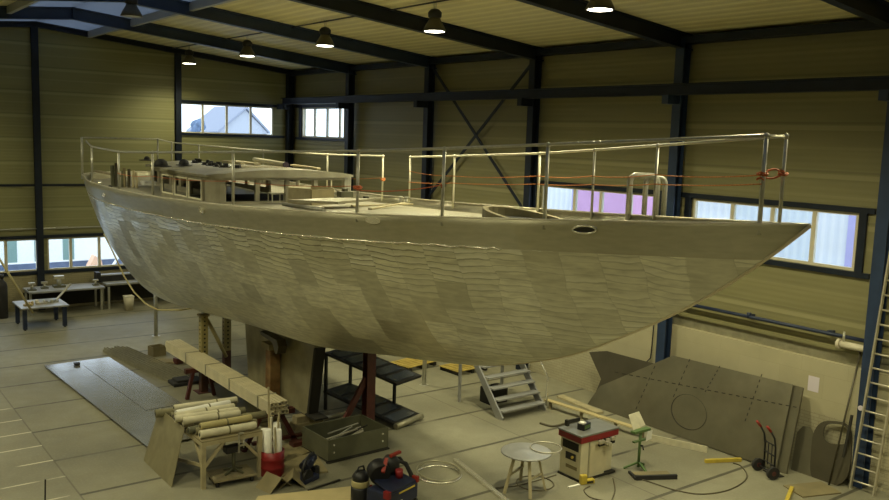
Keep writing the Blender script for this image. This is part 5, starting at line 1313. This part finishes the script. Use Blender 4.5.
for i, (p, q, lb) in enumerate((((705, 461), (741, 459.5), 'yellow spirit level lying on the floor before the plates'), ((786, 503), (792, 488), 'yellow bar at the lower edge below the hand truck'))):
    tag(MB().bar(onz(*p, .04), onz(*q, .04), .07, .075).build('spirit_level', 'yellow', None, None, .006), lb, 'level')
# cables on the floor
def cable(pts, m, label, r=.013):
    P = [onz(a, b, r) for a, b in pts]; q = []
    for i in range(len(P) - 1):
        p0 = P[max(0, i - 1)]; p1 = P[i]; p2 = P[i + 1]; p3 = P[min(len(P) - 1, i + 2)]
        for k in range(6):
            s_ = k / 6
            q.append(0.5 * ((2 * p1) + (p2 - p0) * s_ + (2 * p0 - 5 * p1 + 4 * p2 - p3) * s_ ** 2 + (3 * p1 - p0 - 3 * p2 + p3) * s_ ** 3))
    q.append(P[-1]); return tag(MB().tube(q, r, 6).build('power_cable', m), label, 'cable')
cable([(632, 477), (650, 482), (675, 490), (700, 494), (725, 491), (742, 483), (747, 475), (741, 466), (733, 463)], 'cable', 'long dark cable curving from the black edged board to the yellow level')
cable([(613, 478), (615, 490), (611, 502)], 'cable', 'dark cable running forward from the cream machine')
cable([(590, 486), (584, 490), (590, 497), (604, 501)], 'cable', 'thin dark cable from the yellow tool')
cable([(556, 475), (520, 485), (495, 488)], 'cable', 'dark cable from the cream machine towards the round table', .011)
cable([(540, 423), (552, 426), (563, 424), (575, 420)], 'cable', 'dark hose lying between the stairs and the cream machine', .025)
# ladder
LB = onz(850.5, 488); LT = Vector((-.37, -25.28, 5.6))
t = thing('ladder', LB, 'tall aluminium ladder leaning on the blue column at the right edge', 'ladder')
L0 = Vector((0, 0, 0)); L1 = LT - LB; sd = Vector((0, -.46, 0))
MB().bar(L0, L1, .03, .075, (1, 0, 0)).build('stile', 'alu', t); MB().bar(L0 + sd, L1 + sd, .03, .075, (1, 0, 0)).build('stile', 'alu', t)
for k in range(19):
    c = L0.lerp(L1, (k + .6) / 19.5); MB().cyl(c + Vector((0, -.01, 0)), c + sd + Vector((0, .01, 0)), .018, 8).build('rung', 'alu', t)
# paper and small things on the wall
tag(MB().bx(-.004, 0, -.12, .12, -.16, .16).build('notice_sheet', 'lilac', None, onx(813.5, 384, -.102)), 'blank pale lilac notice on the cream wall above the plates', 'notice')
tag(MB().cyl((-.02, 0, 0), (0, 0, 0), .05, 16).build('round_sticker', 'lilac', None, Vector((-.365, -24.95, z_at(-.365, -24.95, 408)))), 'small round pale sticker on the blue column by the ladder', 'sticker')
P = onx(850, 346, -.20)
t = thing('pipe_valve', P, 'beige pipe elbow and valve on the wall before the ladder', 'valve')
MB().cyl((0, .2, 0), (0, -.42, .0), .07, 14).build('pipe_body', 'frame', t); MB().cyl((0, .2, 0), (0, .26, 0), .10, 14).build('flange', 'frame', t); MB().cyl((0, .14, .05), (0, .14, .26), .025, 8).build('stem', 'tube', t)
MB().bx(0.0, .10, -.1, .0, -.04, .04).build('bracket', 'frame', t)
# hose down the wall by the column
W = [onx(654, 322, -.14), onx(652, 345, -.14), onx(650.5, 358, -.14), onx(646, 362.5, -.14), onx(640, 361.5, -.14)]
tag(MB().tube(W, .016, 6).build('wall_cable', 'rubber'), 'black cable running down the wall beside the blue column', 'cable')
# low rail and plank along the wall
pa_, pb_ = onz(548, 404, 0), onz(642, 433, 0)
t = thing('low_rail', Vector((-1.6, -19.0, 0)), 'low cream rail on short posts along the right wall', 'rail')
A_ = Vector((-2.05, -17.75, .20)) - Vector(t.location); B_ = Vector((-1.36, -20.55, .20)) - Vector(t.location)
A_ = onz(546, 399.5, .20) - Vector(t.location); B_ = onz(646, 431, .20) - Vector(t.location)
MB().bar(A_, B_, .14, .03).build('rail_board', 'ply', t)
for k in (.05, .38, .72, .97):
    c = A_.lerp(B_, k); MB().bx(c.x - .03, c.x + .03, c.y - .03, c.y + .03, 0, .19).build('leg', 'oldwood', t)
a = onz(648, 437, .07); b = onz(707, 449.5, .07)
tag(MB().bar(a, b, .03, .14).build('edge_plank', 'cream'), 'pale plank standing on edge at the foot of the circle plate', 'plank')
a = onz(560, 396, .03); b = onz(600, 413, .03)
tag(MB().bar(a, b, .22, .05).build('wall_plank', 'wood'), 'flat plank on the floor between the wall and the low rail', 'plank')
# stairs
t = thing('steel_stairs', Vector((-3.03, -18.2, 0)), 'grey open tread stairs leading up behind the hull', 'stairs')
sw = .70; n = 6; run = .19; rise = .225
for sx in (-1, 1):
    MB().slab([(sx * sw - .02, 0, 0), (sx * sw - .02, .22, 0), (sx * sw - .02, .22 + run * n, rise * n), (sx * sw - .02, .05 + run * n, rise * n + .04), (sx * sw - .02, -.02, .06)], (.04, 0, 0)).build('stringer', 'bench', t)
for k in range(n): MB().bx(-sw + .02, sw - .02, .0 + run * k, .23 + run * k, rise * (k + 1) - .05, rise * (k + 1) - .015).build('tread', 'bench', t)
MB().bx(-sw, sw, run * n, run * n + .6, rise * n, rise * n + .05).build('landing', 'bench', t)
for sx in (-1, 1): MB().bx(sx * sw - .03, sx * sw + .03, run * n + .5, run * n + .56, 0, rise * n).build('landing_leg', 'bench', t)
MB().tube([(sw + .04, .02, .12), (sw + .04, .02, .85), (sw + .04, run * n, rise * n + .85), (sw + .04, run * n + .55, rise * n + .85)], .022, 8).build('handrail', 'bright', t)
MB().tube([(sw + .04, .7, .65), (sw + .04, .7, 1.42)], .02, 8).build('handrail_post', 'tube', t)
# pallets behind
for i, (x, y, lb) in enumerate(((-1.75, -14.2, 'yellowish pallet on the floor behind the stairs'), (-2.75, -13.1, 'yellowish pallet farther back under the hull'))):
    t = thing('pallet', (x, y, 0), lb, 'pallet', 'pallets behind the stairs', R(4 + 6 * i))
    pm = MB()
    for k in range(6): pm.bx(-.6, .6, -.4 + k * .14, -.4 + k * .14 + .1, .11, .13)
    pm.build('deck_boards', 'pallet', t)
    for k in (-1, 0, 1): MB().bx(k * .5 - .05, k * .5 + .05, -.4, .4, .0, .11).build('skid', 'dark', t)
t = thing('dark_case', (-2.95, -16.95, 0), 'dark case standing in the shade under the stairs', 'case')
MB().bx(-.3, .3, -.2, .2, .0, .4).build('body', 'dark', t, bevel=.02); MB().tube([(-.1, 0, .4), (-.1, 0, .46), (.1, 0, .46), (.1, 0, .4)], .015, 6).build('handle', 'black', t)

# ------------------------------------------------------------------ gable end benches
t = thing('welding_table', (-10.55, -2.75, 0), 'small white-topped welding table on dark blue legs', 'table')
MB().bx(-.72, .72, -.72, .72, .70, .75).build('table_top', 'bench', t, bevel=.006)
for sx in (-1, 1):
    for sy in (-1, 1): MB().bx(sx * .6 - .06, sx * .6 + .06, sy * .58 - .06, sy * .58 + .06, .04, .70).build('leg', 'bluesteel', t); MB().bx(sx * .6 - .03, sx * .6 + .03, sy * .58 - .03, sy * .58 + .03, 0, .04).build('foot', 'black', t)
def scrap(P, label, k, s=1.0, ms=('brass', 'alu', 'tube')):
    rnd = random.Random(k)
    for j in range(5):
        c = Vector((rnd.uniform(-.16, .16) * s, rnd.uniform(-.12, .12) * s, 0)); m = MB(); h = rnd.uniform(.06, .16) * s; r = rnd.uniform(.04, .07) * s
        if j % 2: m.lathe([(r, 0), (r, h * .7), (r * .7, h), (.001, h)], n=12)
        else: m.bx(-.08 * s, .08 * s, -.05 * s, .05 * s, 0, .05 * s).cyl((0, 0, .05 * s), (0, 0, .09 * s), .03 * s, 10)
        tag(m.build('metal_part', ms[k % len(ms)], None, P + c), label, 'part', 'metal parts on the welding table')
scrap(Vector((-10.95, -2.95, .752)), 'warm brass coloured part at the left of the welding table', 3)
scrap(Vector((-10.55, -2.85, .752)), 'grey metal part at the middle of the welding table', 4)
scrap(Vector((-10.22, -2.80, .752)), 'dull metal part at the right of the welding table', 5)
a = Vector((-10.05, -2.6, .765)); b = a + Vector((.55, .25, .50))
tag(MB().bar(a, b, .09, .03).build('steel_strip', 'alu'), 'pale strip standing up slanted from the welding table', 'strip')
a = onz(0, 259, 1.35); a = ony(-3, 255, -3.4); b = ony(33, 313, -3.6)
tag(MB().tube([a, b], .035, 8).build('slanted_pole', 'hose'), 'tan pole slanting down at the left edge before the welding table', 'pole')
t = thing('gas_bottle', onz(3, 318), 'dark gas bottle standing at the left edge by the far wall', 'bottle')
MB().lathe([(.16, 0), (.17, .03), (.17, 1.1), (.14, 1.22), (.06, 1.3), (.05, 1.38)], n=20).build('body', 'rubber', t); MB().lathe([(.07, 1.38), (.08, 1.42), (.07, 1.5), (.001, 1.52)], n=14).build('valve_cap', 'black', t)
# long bench
BX0, BX1 = -10.6, -5.4
t = thing('long_workbench', ((BX0 + BX1) / 2, -.75, 0), 'long grey workbench along the far wall below the windows', 'workbench')
bl = (BX1 - BX0) / 2
MB().bx(-bl, -.1, -.62, .50, .82, .88).build('bench_top', 'bench', t); MB().bx(.0, bl, -.40, .50, .88, .94).build('bench_top', 'bench', t)
for x in (-bl + .08, -.16, .1, bl - .1):
    for y in (-.34, .42): MB().bx(x - .035, x + .035, y - .035, y + .035, 0, .82).build('leg', 'tube', t)
MB().bx(-bl, bl, .43, .48, .15, .7).build('back_panel', 'dark', t)
t = thing('press_brake', (-6.75, -.50, .94), 'long black machine bed lying on the back of the workbench', 'machine')
MB().bx(-1.35, 1.35, -.12, .16, .0, .22).build('body', 'black', t, bevel=.02); MB().bx(-1.3, 1.35, -.14, .18, .22, .26).build('top_rail', 'bench', t)
MB().bx(-1.45, -1.3, -.16, .18, 0, .36).build('end_plate', 'black', t)
for i, (px, py, lb) in enumerate(((27, 289, 'bench vice at the left end of the long workbench'), (37, 289, 'small clamp second from the left on the long workbench'), (49, 289, 'tall pillar tool standing on the long workbench'), (96, 286, 'small tool at the right of the first bench top'))):
    P = Vector(((-10.45, -10.0, -9.5, -8.3)[i], (-1.0, -.8, -.7, -.9)[i], .88)); s = (1.0, .9, 1.5, .8)[i]
    t = thing('bench_tool', P, lb, 'tool')
    MB().bx(-.13 * s, .13 * s, -.1 * s, .1 * s, 0, .05 * s).build('base', 'greengrey', t); MB().cyl((0, 0, .05 * s), (0, 0, .2 * s), .05 * s, 12).build('column', 'tube', t); MB().bx(-.11 * s, .11 * s, -.06 * s, .06 * s, .2 * s, .27 * s).build('head', 'alu', t)
P = onz(132, 317)
t = thing('waste_bin', Vector((-7.35, -1.6, 0)), 'small beige bin on the floor under the far workbench', 'bin')
MB().lathe([(.17, 0), (.22, .52), (.20, .52), (.16, .03), (.001, .03)], n=4, mx=Matrix.Rotation(PI / 4, 4, 'Z')).build('body', 'frame', t); MB().bx(-.165, .165, -.165, .165, .50, .53).build('rim', 'frame', t)

# ------------------------------------------------------------------ daylight
w = bpy.data.worlds.new('overcast'); SC.world = w; w.use_nodes = True
N = w.node_tree.nodes; L = w.node_tree.links; bg = N['Background']
tc = N.new('ShaderNodeTexCoord'); sp = N.new('ShaderNodeSeparateXYZ'); L.new(tc.outputs['Generated'], sp.inputs[0])
rp = N.new('ShaderNodeValToRGB'); rp.color_ramp.elements[0].position = 0.0; rp.color_ramp.elements[0].color = (.80, .89, 1.0, 1); rp.color_ramp.elements[1].position = .6; rp.color_ramp.elements[1].color = (.72, .83, 1.0, 1)
L.new(sp.outputs['Z'], rp.inputs['Fac']); L.new(rp.outputs['Color'], bg.inputs['Color']); bg.inputs['Strength'].default_value = 2.9
def portal(loc_, rot, sx, sy):
    d = bpy.data.lights.new('window_portal', 'AREA'); d.shape = 'RECTANGLE'; d.size = sx; d.size_y = sy; d.cycles.is_portal = True
    o = bpy.data.objects.new('window_portal', d); COL.objects.link(o); o.location = loc_; o.rotation_euler = rot
for (a0, a1, z0, z1) in GH: portal(((a0 + a1) / 2, .19, (z0 + z1) / 2), (R(-90), 0, 0), a1 - a0, z1 - z0)
for (a0, a1, z0, z1) in LH: portal((.19, (a0 + a1) / 2, (z0 + z1) / 2), (R(90), 0, R(90)), a1 - a0, z1 - z0)

vs = SC.view_settings; vs.view_transform = 'Standard'; vs.look = 'None'; vs.exposure = 0.0; vs.gamma = 1.0; vs.use_curve_mapping = False
SC.cycles.use_denoising = True; SC.cycles.max_bounces = 10; SC.cycles.diffuse_bounces = 5; SC.cycles.transparent_max_bounces = 16
SC.cycles.sample_clamp_indirect = 4.0
